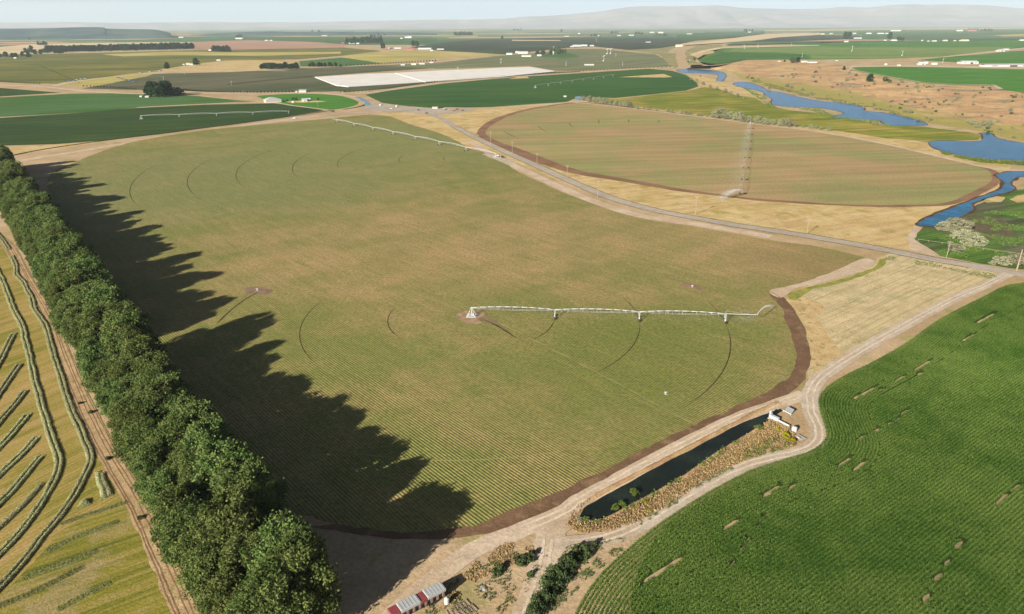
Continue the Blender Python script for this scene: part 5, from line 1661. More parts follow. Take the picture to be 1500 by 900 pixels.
# ------------------------------------------------------------------ centre pivot irrigators
def pivot(label, base, end, spans, over=0.0, pr=0.14, ht=3.9, fat=1.0, gun=False, drops=True, steel=None, braced=True):
    GALV = steel or GALV_
    d = end - base; d.z = 0
    L = d.length
    rz = math.atan2(d.y, d.x)
    e = empty('pivot_irrigator', base, rz)
    tag(e, label, 'irrigator')
    sl = (L - over) / spans
    # pivot point: four legs on a pad, riser, control box
    b = MB()
    for sx in (-1, 1):
        for sy in (-1, 1):
            b.tube((sx * 1.7, sy * 1.7, 0.15), (sx * 0.25, sy * 0.25, ht), 0.09 * fat, 6)
        b.tube((sx * 1.2, -1.2, 1.3), (sx * 1.2, 1.2, 1.3), 0.05 * fat, 5)
        b.tube((-1.2, sx * 1.2, 1.3), (1.2, sx * 1.2, 1.3), 0.05 * fat, 5)
    b.tube((0, 0, 0), (0, 0, ht + 0.3), 0.16 * fat, 8)
    pt = b.build('pivot_point', GALV, e)
    MB().box((0, 0, 0.1), (4.6, 4.6, 0.2), bev=0.03).build('concrete_pad', W_PAINT, e)
    MB().box((0.9, -1.5, 1.4), (0.5, 0.7, 1.2), bev=0.03).build('control_box', W_PAINT, e)
    for k in range(spans):
        x0 = k * sl; x1 = x0 + sl
        rise = 0.022 * sl

        def zz(t):
            return ht + rise * 4 * t * (1 - t)
        b = MB()
        n = 10
        for i in range(n):
            b.tube((x0 + sl * i / n, 0, zz(i / n)), (x0 + sl * (i + 1) / n, 0, zz((i + 1) / n)), pr * fat, 6)
        sp = b.build('pipe_span', GALV, e, True)
        b = MB()
        nt = 6
        low = []
        for i in range(nt + 1):
            t = i / nt
            dz = 1.25 * math.sin(math.pi * min(1, max(0, (t * 0.9 + 0.05)))) + 0.1
            low.append((x0 + sl * t, zz(t) - dz))
        for i in range(1, nt if braced else 1):
            x, z = low[i]
            for s in (-1, 1):
                b.tube((x, 0, zz(i / nt)), (x, s * 0.65, z), 0.045 * fat, 4)
        for s in (-1, 1):
            for i in range(nt if braced else 0):
                a_, b_ = low[i], low[i + 1]
                b.tube((a_[0], s * (0.65 if i else 0.1), a_[1]), (b_[0], s * (0.65 if i + 1 < nt else 0.1), b_[1]), 0.035 * fat, 4)
        if braced:
            b.build('truss', GALV, sp)
        if drops:
            b = MB()
            for i in range(1, 13):
                t = i / 13
                b.tube((x0 + sl * t, 0.1, zz(t)), (x0 + sl * t, 0.15, zz(t) - 2.0), 0.025 * fat, 4)
            b.build('sprinkler_drops', GALV, sp)
        # drive tower
        b = MB()
        for s in (-1, 1):
            b.tube((x1 - 0.3, 0, ht), (x1, s * 1.9, 0.75), 0.08 * fat, 5)
            b.tube((x1 + 0.3, 0, ht), (x1, s * 1.9, 0.75), 0.08 * fat, 5)
        b.tube((x1, -2.0, 0.75), (x1, 2.0, 0.75), 0.11 * fat, 6)
        b.tube((x1, -0.95, 2.3), (x1, 0.95, 2.3), 0.05 * fat, 5)
        b.box((x1, 0.2, 0.95), (0.4, 0.5, 0.4))
        tw = b.build('drive_tower', GALV, e)
        for s in (-1, 1):
            MB().wheel((x1, s * 2.0, 0.65), 0.65 * max(1, fat * 0.9), 0.38, (1, 0, 0)).build('wheel', TYRE, tw)
    if over > 0:
        b = MB()
        b.tube((L - over, 0, ht), (L, 0, ht - 0.1), pr * 0.8 * fat, 6)
        b.tube((L - over, 0, ht + 1.4), (L - over * 0.3, 0, ht), 0.03 * fat, 4)
        b.tube((L - over, 0, ht), (L - over, 0, ht + 1.4), 0.05 * fat, 4)
        b.build('overhang', GALV, e)
    if gun:
        b = MB()
        b.tube((L, 0, ht - 0.1), (L, 0, ht + 0.5), 0.09 * fat, 6)
        b.tube((L, 0, ht + 0.5), (L + 0.6, 0.5, ht + 0.9), 0.07 * fat, 6)
        b.build('end_gun', GALV, e)
    return e, rz, L


pv0, rz0, L0 = pivot('long galvanised pivot irrigator in the middle of the row crop', P(691, 463), P(1108, 473.5), 3, 13.5, 0.15, 4.0, 0.95, True)
pivot('far pivot irrigator slanting across the top of the row crop', P(726, 231), P(487, 178.5), 7, 14.0, 0.16, 4.0, 1.1, False, False)
pv2, rz2, L2 = pivot('pivot irrigator spraying water across the round tan field', P(1101, 181), P(1087, 288), 8, 8.0, 0.16, 4.0, 0.7, False, False, DARK_STEEL, False)
pivot('pale irrigator on the dark green field at left', P(207, 174.5), P(425, 167.5), 4, 2.0, 0.16, 4.5, 1.1, False, False)
pivot('faint irrigator on the large green field in the middle distance', P(784, 129), P(900, 112.5), 7, 8.0, 0.15, 5.0, 1.0, False, False)

# wheel tracks of the pivots: real circles about each pivot point
def track(c, r, a0, a1, width, mat, layer, label, taper=0.12, name='wheel_track'):
    n = max(8, int(abs(a1 - a0) * r / 2.0))
    pts = [Vector((c.x + r * math.cos(a0 + (a1 - a0) * i / n), c.y + r * math.sin(a0 + (a1 - a0) * i / n), 0)) for i in range(n + 1)]
    return ribbon(name, None, width, mat, layer, world=pts, label=label, taper=taper, jitter=0.2)


def ang_of(c, px, py):
    p = P(px, py)
    return math.atan2(p.y - c.y, p.x - c.x), math.hypot(p.x - c.x, p.y - c.y)


c1 = P(691, 463)
sl = (L0 - 13.5) / 3
for k, (p0, p1) in enumerate([((823, 470), (784, 502)), ((944, 474), (872, 551)), ((1063, 476), (985, 592))]):
    a0, _ = ang_of(c1, *p0); a1, _ = ang_of(c1, *p1)
    track(c1, sl * (k + 1), a0, a1, 0.45, M_wet, 7, f'dark wet wheel track behind tower {["one", "two", "three"][k]} of the pivot arm', 0.25)
for k, (p0, p1) in enumerate([((815, 448), (823, 468)), ((920, 434), (942, 470)), ((1040, 440), (1062, 470))]):
    a0, _ = ang_of(c1, *p0); a1, _ = ang_of(c1, *p1)
    track(c1, sl * (k + 1), a0, a1, 0.7, M_brown, 7, 'thin dirt wheel track ahead of the pivot arm', 0.3)
for r, p0, p1 in ((sl, (569, 450), (572, 503)), (sl * 2, (469, 436), (452, 540))):
    a0, _ = ang_of(c1, *p0); a1, _ = ang_of(c1, *p1)
    if a1 < a0:
        a1 += 2 * math.pi
    track(c1, r, a0, a1, 0.45, M_wet, 7, 'dark wet arc of wheel track left of the pivot point', 0.25)
    track(c1, r, a1, a1 + 1.35, 0.5, M_paletrack, 7, 'pale dry wheel track curving through the row crop', 0.2)
track(c1, sl * 3, math.pi * 1.12, math.pi * 1.62, 0.6, M_paletrack, 7, 'pale dry outer wheel track in the row crop', 0.2)
track(c1, sl * 2, math.pi * 0.25, math.pi * 0.95, 0.5, M_paletrack, 7, 'pale dry wheel track beyond the pivot arm', 0.2)
track(c1, sl * 3, math.pi * 0.45, math.pi * 0.95, 0.5, M_paletrack, 7, 'pale dry outer wheel track beyond the pivot arm', 0.2)
ribbon('farm_track', [(722, 470), (760, 487), (830, 523), (900, 559), (960, 592), (1012, 618)], 0.6, M_paletrack, 6, smooth=False, jitter=0.3, label='service track running out from the pivot point')
ribbon('farm_track', [(708, 468), (726, 476), (744, 487), (757, 496)], 0.8, M_wet, 9, smooth=False, jitter=0.3, taper=0.3, label='dark wet rut beside the service track')
ribbon('wheel_track', [(378, 428), (362, 437), (340, 453), (318, 474)], 0.9, M_wet, 7, jitter=0.2, taper=0.1, label='dark wet track from the west bare patch')
c2 = P(726, 231)
e2 = P(487, 178.5)
sl2 = ((e2 - c2).length - 14) / 7
for k, (p0, p1) in enumerate([((653, 230), (652, 237)), ((600, 227), (578, 240)), ((530, 218), (500, 247)), ((462, 223), (434, 261)), ((424, 212), (367, 275)), ((320, 231), (300, 300)), ((232, 241), (204, 307))]):
    a0, r0 = ang_of(c2, *p0); a1, r1 = ang_of(c2, *p1)
    if a0 < 0: a0 += 2 * math.pi
    if a1 < 0: a1 += 2 * math.pi
    track(c2, (r0 + r1) / 2, a0, a1, 0.6, M_wet, 7, 'thin dark arc of wheel track in the far part of the row crop', 0.3)
c3 = P(1101, 181)
for k, (x, y0, y1) in enumerate([(745, 187, 206), (792, 181, 196), (835, 174, 192), (877, 172, 184), (921, 171, 183), (965, 172, 184)]):
    pt = P(x, (y0 + y1) / 2)
    r = (pt - c3).length
    a, _ = ang_of(c3, x, (y0 + y1) / 2)
    da = 0.10
    track(c3, r, a - da, a + da * 1.4, 1.0, M_wet, 7, 'thin dark arc of wheel track on the round tan field', 0.4)

# ------------------------------------------------------------------ spray
g = G('water_drops')
dd_ = g.n('ShaderNodeBsdfDiffuse'); tt_ = g.n('ShaderNodeBsdfTranslucent')
dd_.inputs[0].default_value = (0.62, 0.65, 0.67, 1); tt_.inputs[0].default_value = (0.62, 0.65, 0.67, 1)
mm_ = g.n('ShaderNodeMixShader'); g.t.links.new(dd_.outputs[0], mm_.inputs[1]); g.t.links.new(tt_.outputs[0], mm_.inputs[2])
g.t.links.new(mm_.outputs[0], g.out.inputs['Surface'])
M_drop = g.m


def drops(name, pts, size, label, rng):
    pts = np.array(pts)
    nr = rng.normal(size=pts.shape)
    V, Q = leaf_quads(pts, nr / np.linalg.norm(nr, axis=1)[:, None], size, rng, 0.8, 0.9)
    return setting(link(name, np_mesh(name, V, Q), M_drop), label, 'water spray', 'stuff')


rs = np.random.default_rng(4)


def jet(a, heading, reach, top, n, size, spread, label):
    """end-gun stream: rises, breaks up and falls"""
    t = rs.uniform(0, 1, n) ** 1.15
    x = reach * t
    z = a.z + top * 4 * t * (1 - t) - (a.z - 0.5) * t ** 2
    sp = 0.12 + spread * t ** 1.6
    P_ = np.stack([a.x + math.sin(heading) * x, a.y + math.cos(heading) * x, z], 1) + rs.normal(size=(n, 3)) * sp[:, None] * np.array([1, 1, 0.7])
    P_[:, 2] = np.maximum(P_[:, 2], 0.2)
    return drops('water_spray', P_, size, label, rs)


e0 = c1 + (P(1108, 473.5) - c1)
jet(Vector((e0.x, e0.y, 4.6)), rad(40), 20, 1.2, 2200, 0.11, 0.55, 'white water jet from the end gun of the middle pivot')
n_ = 900
xx = rs.uniform(0, 1, n_)
drops('water_mist', np.stack([e0.x - 4 + rs.normal(0, 3.2, n_), e0.y + rs.normal(2, 2.2, n_), rs.uniform(0.5, 4.5, n_)], 1), 0.12, 'faint mist under the end gun of the middle pivot', rs)
# drop-nozzle mist under the middle pivot arm
n_ = 1500
t_ = rs.uniform(0.25, 0.98, n_)
dv = (e0 - c1)
drops('water_mist', np.stack([c1.x + dv.x * t_ + rs.normal(0, 0.5, n_), c1.y + dv.y * t_ + rs.normal(0, 0.8, n_), rs.uniform(0.2, 2.2, n_)], 1), 0.10, 'faint mist under the nozzles of the middle pivot arm', rs)
e2b = P(1087, 288)
n_ = 11000
t_ = rs.uniform(0.02, 1.0, n_)
dv = e2b - c3
off_ = np.abs(rs.normal(0, 8.0, n_)) * (0.4 + 0.6 * t_)
drops('water_mist', np.stack([c3.x + dv.x * t_ - off_, c3.y + dv.y * t_ + rs.normal(0, 2, n_), rs.uniform(0.3, 4.0, n_) * np.exp(-off_ / 9)], 1), 0.16, 'pale curtain of sprinkler mist along the round field pivot', rs)
jet(Vector((e2b.x, e2b.y, 4.6)), rad(235), 26, 2.0, 5200, 0.2, 2.6, 'white water jet from the end gun of the round field pivot')

# ------------------------------------------------------------------ utility poles
def pole(px, py, hpx, label, group='utility poles along the paved road', r=0.17, arm=True, mat=None):
    p = P(px, py)
    h = hpx * mpp(p) / max(0.2, math.cos(PITCH - math.atan((450 - py) / F)))
    h = min(max(h, 7.0), 16.0)
    e = empty('utility_pole', p, rad(-32))
    MB().tube((0, 0, -0.5), (0, 0, h), r * 1.25, 8, r * 0.8).build('pole', mat or WOOD, e)
    if arm:
        b = MB(); b.box((0, 0, h - 0.7), (2.6, 0.16, 0.2)).box((0, 0.0, h - 1.9), (2.0, 0.14, 0.16))
        b.tube((-0.9, 0, h - 1.0), (0, 0, h - 1.6), 0.04, 4).tube((0.9, 0, h - 1.0), (0, 0, h - 1.6), 0.04, 4)
        b.build('crossarm', WOOD, e)
        b = MB()
        for x in (-1.2, -0.5, 0.5, 1.2):
            b.tube((x, 0, h - 0.6), (x, 0, h - 0.3), 0.07, 6)
        b.build('insulators', GALV, e)
    return tag(e, label, 'utility pole', group)


for k, (x, y, hp, lab) in enumerate([
        (570.4, 165.5, 11, 'utility pole at the near edge of the gravel yard'), (629, 170, 8, 'utility pole at the head of the paved road'), (643, 175, 13, 'utility pole in the dry grass by the road junction'),
        (663, 186, 16, 'utility pole in the dry grass first below the junction'), (689.6, 197, 14, 'utility pole beside the tip of the round field'), (718.8, 210, 17, 'utility pole at the left rim of the round field'),
        (750.4, 225, 17, 'utility pole opposite the gravel turnout'), (786.6, 243, 18, 'utility pole above the road shoulder past the turnout'), (830.6, 262, 19, 'utility pole with a long shadow before the road bend'),
        (875.5, 290, 25, 'tall dark utility pole on the near side of the road bend'), (1018.5, 315.5, 27, 'utility pole in the dry grass past the road bend'), (1182, 343, 23, 'utility pole in the dry grass nearest the fallow triangle'),
        (1386.5, 377.5, 24, 'utility pole in the green verge by the stream bushes')]):
    pole(x, y, hp, lab)
pole(1489, 397, 31, 'thick pale pole beside the silvery bush at the road end', None, 0.3, False, PALE_WOOD)
for k, (x, y, hp, lab) in enumerate([(125 + 0, 0, 0, '')][:0]):
    pass
pole(357.5, 141.5, 9, 'dark pole beside the tan road left of the barn', None); pole(466, 159, 9, 'pole on the edge of the paddock', None)

# ------------------------------------------------------------------ wind machines over the orchards
def fan(px, py, hpx, label, plateau=False):
    p = surf(px, py, plateau)
    h = hpx * mpp(p)
    e = empty('wind_machine', p, rad((px * 37) % 180))
    MB().tube((0, 0, -0.3), (0, 0, h), h * 0.035, 6, h * 0.025).build('mast', W_PAINT, e)
    b = MB(); b.box((0, 0, h), (h * 0.08, h * 0.12, h * 0.08)); b.box((0, h * 0.07, h), (h * 0.6, h * 0.015, h * 0.05), ry=0.35)
    b.build('fan', W_PAINT, e)
    MB().box((h * 0.12, 0, h * 0.07), (h * 0.16, h * 0.12, h * 0.14)).build('engine_box', W_PAINT, e)
    return tag(e, label, 'wind machine', 'orchard wind machines')


for x, y, hp, lab in [(240, 118.5, 5.5, 'wind machine behind the dark tree clump'), (339.5, 125, 5, 'wind machine in the middle of the grey-green orchard'), (270, 109, 5, 'wind machine at the upper edge of the grey-green orchard'), (495.5, 127, 5.5, 'wind machine at the near corner of the white netting'),
                      (671, 104.5, 5.5, 'wind machine behind the white netting'), (734, 92.5, 5.5, 'wind machine left of the hamlet garden'), (829, 97, 6, 'wind machine at the right end of the white netting'), (884.5, 90, 7.5, 'tall wind machine in the pale orchard'),
                      (889.5, 79.5, 7, 'left wind machine of the far pair in the pale orchard'), (894.5, 79, 7, 'right wind machine of the far pair in the pale orchard'), (902, 83, 4, 'small wind machine right of the far pair'), (912, 96.5, 5, 'wind machine above the large green field'),
                      (873.5, 61, 4, 'wind machine in the dark orchard'), (811, 75, 6, 'slim mast beside the hamlet'), (1009.5, 94, 6, 'wind machine by the upper river')]:
    fan(x, y, hp, lab)
for x, y, hp, lab in [(1090, 71.5, 5, 'left wind machine on the olive plateau field'), (1110, 70.5, 5, 'right wind machine on the olive plateau field'), (1175, 84, 5, 'wind machine near the yellow-green hilltop tree'), (1248, 75.5, 7, 'tall wind machine in the middle of the plateau'), (1321.5, 82, 6, 'wind machine in the olive field near the sheds'), (1381, 92, 5, 'wind machine beside the white farm building'), (1159, 67, 4, 'small wind machine at the far side of the olive field')]:
    fan(x, y, hp, lab, True)

# ------------------------------------------------------------------ buildings
def building(px, py, wpx, hpx, label, roof=None, wall=None, rz=0.0, depth=None, style='gable', plateau=False, name='farm_shed', cat='shed', open_=False, detail=False):
    p = surf(px, py, plateau)
    s = mpp(p)
    w_ = wpx * s * (0.88 if wpx < 30 else 1); h_ = max(hpx * 0.85 * s, 2.5)
    d_ = depth if depth else max(min(w_ * 0.5, 24), 6)
    e = empty(name, p, rz)
    tag(e, label, cat)
    wh = h_ * 0.62
    b = MB()
    b.box((0, d_ / 2, wh / 2 - 0.1), (w_, d_, wh + 0.2))
    b.build('wall', wall or W_PAINT, e)
    b = MB()
    o_ = 0.35
    if style == 'gable':
        b.prism([(-0.5 * d_ - o_, wh - 0.05), (0, h_), (0.5 * d_ + o_, wh - 0.05), (0.5 * d_ + o_, wh + 0.18), (0, h_ + 0.25), (-0.5 * d_ - o_, wh + 0.18)], -w_ / 2 - o_, w_ / 2 + o_, math.pi / 2, (0, d_ / 2, 0))
    elif style == 'arch':
        prof = [(0.5 * d_ * 1.02 * math.cos(a), wh * 0.3 + (h_ - wh * 0.3) * math.sin(a)) for a in [math.pi * i / 12 for i in range(13)]]
        b.prism(prof, -w_ / 2 - 0.05, w_ / 2 + 0.05, math.pi / 2, (0, d_ / 2, 0))
    else:
        b.box((0, d_ / 2, h_ * 0.8), (w_ + 0.6, d_ + 0.6, h_ * 0.12), rx=0.08)
    b.build('roof', roof or W_ROOF, e)
    if detail:
        b = MB(); b.box((w_ * 0.1, -0.03, wh * 0.42), (w_ * 0.16, 0.1, wh * 0.84)); b.build('door', D_PAINT, e)
        for t in (-0.3, 0.35):
            MB().box((w_ * t, -0.03, wh * 0.55), (w_ * 0.12, 0.1, wh * 0.3)).build('window', GLASS, e)
    return e


# pale barn and white house in the paddock, long white shed behind
e = building(388, 150.5, 17, 8, 'pale arched metal barn at the edge of the dark green field', W_ROOF, T_WALL, rad(-62), 26, 'arch', name='barn', cat='barn')
building(446, 149, 9, 4.5, 'white farmhouse in the bright green paddock', W_ROOF, W_PAINT, rad(8), 10, detail=True, name='farmhouse', cat='house')
building(452, 148, 6, 4, 'small white outbuilding right behind the white farmhouse', G_ROOF, W_PAINT, rad(20), 8, name='outbuilding')
building(429, 151, 4, 1.6, 'tan shed left of the white farmhouse', G_ROOF, T_WALL, rad(4), 6)
building(443, 135.5, 12, 4, 'long white shed by the orchard edge', W_ROOF, W_PAINT, rad(3), 12); building(434, 135.5, 3, 2, 'small white hut left of the long white shed', W_ROOF, W_PAINT, 0, 8)
building(215, 143, 6, 2.5, 'tan and white cabin under the dark tree clump', W_ROOF, T_WALL, 0, 8, name='cabin', cat='cabin')
building(206, 142.5, 4, 2, 'white trailer house left of the dark tree clump', W_ROOF, W_PAINT, 0, 6, name='cabin', cat='cabin')
# far buildings, one line each: x, y, w, h, label, roof, plateau
for x, y, w_, h_, lab, rf, pl_ in [
    (275, 95, 6, 2.6, 'white shed left of the round dark tree', W_ROOF, 0), (280.5, 95.5, 5, 2.6, 'white shed touching the round dark tree', W_ROOF, 0), (269, 95.5, 3, 1.8, 'small white shed left of the two white sheds', W_ROOF, 0),
    (320, 89, 7, 1.8, 'white shed on the dry yellow yard', W_ROOF, 0), (186, 74, 6, 2.4, 'white shed at the foot of the far dark windbreak', W_ROOF, 0), (308, 74.5, 6, 1.8, 'pale shed beside the short grove', G_ROOF, 0),
    (10, 83, 7, 3, 'tan roofed house at the far left farm', T_WALL, 0), (22, 86, 4, 2, 'white house at the far left farm', W_ROOF, 0), (-4, 82, 8, 3, 'grey house at the picture edge of the far left farm', G_ROOF, 0),
    (515, 64.5, 9, 2.4, 'white shed in front of the grove beyond the grain field', W_ROOF, 0), (524, 64.8, 5, 2, 'second white shed before the grove beyond the grain field', W_ROOF, 0), (502, 64, 4, 1.8, 'red shed left of the grove beyond the grain field', R_WALL, 0),
    (578, 71.5, 22, 2.2, 'long white roofed packing shed in the red farm yard', W_ROOF, 0), (600, 73.5, 16, 2.4, 'dark red long shed in front of the packing shed', R_WALL, 0), (622, 72.5, 22, 2.6, 'long pale shed right of the dark pair of trees', W_ROOF, 0), (632, 75, 5, 2.2, 'white cube shed at the end of the red yard', W_ROOF, 0), (645, 73, 12, 1.6, 'low grey shed at the tail of the red yard', G_ROOF, 0), (566, 74, 6, 1.8, 'red shed beside the slim dark tree', R_WALL, 0),
    (746, 80.5, 10, 3, 'white hamlet house at the left end', W_ROOF, 0), (766, 79, 16, 3.6, 'tan hamlet barn behind the houses', T_WALL, 0), (771, 83.5, 16, 3, 'long white hamlet shed in front', W_ROOF, 0), (790, 82.5, 7, 2.6, 'grey roofed hamlet house', G_ROOF, 0), (817, 78, 9, 3, 'white hamlet house at the right end', W_ROOF, 0), (757, 78, 5, 3, 'small white hamlet house behind', W_ROOF, 0), (810.5, 80, 2, 5, 'narrow white hamlet silo', W_ROOF, 0),
    (845, 68.5, 14, 3, 'white packing house above the pale orchard', W_ROOF, 0), (856, 68, 10, 2.6, 'white packing house annex', W_ROOF, 0), (838, 69.3, 6, 2, 'small white shed left of the packing house', W_ROOF, 0), (867, 68, 7, 2, 'pale shed right of the packing house', W_ROOF, 0),
    (590, 96, 7, 2, 'white sheds by the hedge above the netting', W_ROOF, 0), (606, 95.5, 8, 2.6, 'tan house by the hedge above the netting', T_WALL, 0), (618, 94.5, 10, 2.2, 'white workshop by the hedge above the netting', W_ROOF, 0), (632, 92.5, 6, 2, 'white shed at the right end of the hedge', W_ROOF, 0),
    (863, 96, 16, 2.2, 'long white bin stack building in the pale orchard', W_ROOF, 0), (950, 62.5, 8, 1.4, 'white shed in the dark orchard', W_ROOF, 0),
    (595, 56, 5, 2.4, 'white shed on the far plain left of the hazy grove', W_ROOF, 0), (600, 56, 6, 2.8, 'grey shed on the far plain left of the hazy grove', G_ROOF, 0), (588, 57, 4, 1.6, 'tiny white shed on the far plain', W_ROOF, 0),
    (265, 55.5, 8, 1.6, 'white shed on the far left plain', W_ROOF, 0), (350, 57.5, 12, 2.2, 'white sheds on the far ploughed ground', W_ROOF, 0), (390, 60, 5, 1.4, 'small white shed on the ploughed ground', W_ROOF, 0), (397, 60, 4, 1.4, 'second small white shed on the ploughed ground', W_ROOF, 0), (475, 53, 9, 1.2, 'white roofs by the far yellow strip', W_ROOF, 0),
    (955, 48.5, 7, 2, 'white sheds on the far pink ground', W_ROOF, 0), (968, 49, 8, 2.2, 'tan shed on the far pink ground', T_WALL, 0), (1010, 51, 9, 2, 'white sheds at the left of the stubble field', W_ROOF, 0), (995, 69, 11, 3.6, 'pink roofed house at the valley head', T_WALL, 0),
    (925, 52.5, 8, 1.6, 'white shed in the far teal field', W_ROOF, 0), (876, 53, 6, 1.6, 'white shed left of the far white barn', W_ROOF, 0), (907, 53, 6, 1.4, 'far white barn roof', W_ROOF, 0), (848, 50, 4, 1.6, 'tiny white house in the far fields', W_ROOF, 0), (1098, 48, 5, 1.6, 'white house by the far grove', W_ROOF, 0), (1112, 38.6, 7, 1.0, 'white sheds on the skyline', W_ROOF, 0), (830, 53.7, 8, 1.0, 'long white roof in the far teal fields', W_ROOF, 0),
    (1257, 57, 12, 2, 'long white shed left of the lone tall plateau tree', W_ROOF, 1), (1273, 50, 8, 2, 'white shed second in the far row', W_ROOF, 1), (1290, 50, 10, 2, 'white shed third in the far row', W_ROOF, 1), (1252, 50, 5, 1.8, 'white shed first in the far row', W_ROOF, 1), (1299, 50, 5, 1.8, 'white shed fourth in the far row', W_ROOF, 1), (1312, 46, 16, 2, 'long white shed highest in the far rows', W_ROOF, 1), (1205, 50.5, 6, 1.6, 'white house at the end of the stubble field', W_ROOF, 1), (1218, 50, 5, 1.4, 'small white house right of the stubble field', W_ROOF, 1),
    (1297, 60, 4, 2, 'white house under the lone tall plateau tree', W_ROOF, 1), (1310, 60.3, 9, 2.4, 'grey roofed house under the lone tall plateau tree', G_ROOF, 1), (1351, 60.3, 3, 1.6, 'tiny white shed in the roadside line', W_ROOF, 1), (1360, 61, 3, 1.4, 'tiny white car port in the roadside line', W_ROOF, 1), (1369, 61, 7, 2, 'white roadside shed with a blue look', W_ROOF, 1), (1385, 60.5, 7, 2, 'pinkish shed in the roadside line', T_WALL, 1), (1399, 60.5, 4, 1.4, 'small tan roadside shed', T_WALL, 1), (1414, 60.5, 14, 2.6, 'orange-tan barn in the roadside line', T_WALL, 1), (1498, 60, 8, 2.4, 'white shed at the right end of the roadside line', W_ROOF, 1), (1240, 62, 6, 2, 'white shed under the dark far pair of trees', W_ROOF, 1),
    (1406, 46, 10, 2.2, 'white shed left of the far red barn', W_ROOF, 1), (1424, 46, 14, 1.8, 'far red barn beside the dark far grove', R_WALL, 1), (1465, 37.5, 9, 1.4, 'white sheds on the right skyline', W_ROOF, 1),
    (1467, 76, 12, 4, 'white farm building at the track bend', W_ROOF, 1), (1474, 73.5, 10, 2.5, 'second white farm building behind the track bend', W_ROOF, 1),
    (1351, 95.5, 12, 4.5, 'white and blue farm workshop on the plateau', W_ROOF, 1), (1357, 93.5, 6, 3, 'pale green shed behind the workshop', G_ROOF, 1), (1369, 95, 9, 3, 'white sheds right of the workshop', W_ROOF, 1), (1317, 97, 5, 2.2, 'yellow shed on the plateau track', T_WALL, 1), (1298, 95.6, 3.5, 2.6, 'small yellow hut on the plateau track', T_WALL, 1),
    (1421, 94, 28, 5, 'long open pole barn with grey-green roof', G_ROOF, 1), (1478, 98, 74, 4.5, 'very long white roofed barn at the right edge', W_ROOF, 1),
    (1178, 91.5, 10, 2.2, 'white greenhouse right of the hilltop trees', W_ROOF, 1), (1191, 92.5, 14, 2.6, 'second white greenhouse right of the hilltop trees', W_ROOF, 1), (1142, 91, 3, 1.8, 'tiny white shed left of the hilltop trees', W_ROOF, 1), (1226, 89.5, 4, 1.2, 'tiny white shed on the hilltop track', W_ROOF, 1),
]:
    if rf is W_ROOF and (int(x * 7 + y) % 3 == 0):
        rf = G_ROOF
    wl = {id(R_WALL): R_WALL, id(T_WALL): T_WALL}.get(id(rf), W_PAINT)
    building(x, y, w_, h_, lab, rf if rf is not R_WALL else R_WALL, wl, rad(((x * 13) % 16) - 8), None, 'gable', bool(pl_), detail=(h_ >= 4))

# white netting over orchard rows
def netting():
    e = empty('shade_netting', P(640, 112))
    tag(e, 'long white shade netting stretched over orchard rows', 'netting')
    o_ = e.location
    quads = [[(461, 113), (540, 108.2), (576, 107.0), (621, 120.2), (510, 127), (491, 124.5)], [(578, 106.9), (640, 103.5), (740, 99.3), (776, 98.2), (814, 104.7), (740, 112), (623, 120.0)]]
    for q in quads:
        w0 = [P(a, b, 2.2) - o_ for a, b in q]
        w0 = ragged(w0, 12, 0.8, q[0][0])
        vs = [Vector((v.x, v.y, 2.2 + 0.3 * mn.noise(Vector((v.x * .08, v.y * .08, 0))))) for v in w0]
        n = len(vs)
        fs = []
        for a, b, c in tessellate_polygon([vs]):
            nn = (vs[b] - vs[a]).cross(vs[c] - vs[a])
            fs.append((a, b, c) if nn.z > 0 else (a, c, b))
        vs += [Vector((v.x, v.y, 0.9)) for v in w0]
        for i in range(n):
            j = (i + 1) % n
            fs.append((i, j, n + j, n + i))
        link('net_panel', mesh('net_panel', vs, fs), NETM, e)
        for i in range(0, n, 3):
            MB().tube((w0[i].x, w0[i].y, -0.2), (w0[i].x, w0[i].y, 2.3), 0.1, 5).build('post', WOOD, e)


gn = G('netting_cloth')
cn = gn.gain(C(240, 236, 228, 0.66), gn.rows(rad(35), 9.0, 0.3), 0.93, 1.04)
cn = gn.gain(cn, gn.noise(None, 1 / 40.0, 4), 0.93, 1.05)
NETM = gn.finish(cn, 0.9)
netting()

# rows of orchard trees that edge the blocks: dark dots along the lanes
def dots(px, n, hpx, label, group, mat=None):
    w0 = [P(a, b) for a, b in catmull(px, False, 8)]
    d = [0.0]
    for a, b in zip(w0, w0[1:]):
        d.append(d[-1] + (b - a).length)
    for k in range(n):
        u = d[-1] * (k + 0.5) / n
        i = max(j for j in range(len(d)) if d[j] <= u)
        i = min(i, len(w0) - 2)
        p = w0[i].lerp(w0[i + 1], (u - d[i]) / max(1e-6, d[i + 1] - d[i]))
        h = hpx * mpp(p)
        o = bpy.data.objects.new('orchard_tree', with_mat(far_variant('round', k % 4), mat or M_leaf_dark))
        COL.objects.link(o)
        o.location = p; o.scale = (h, h, h); o.rotation_euler = (0, 0, k * 1.7)
        tag(o, label, 'tree', group)


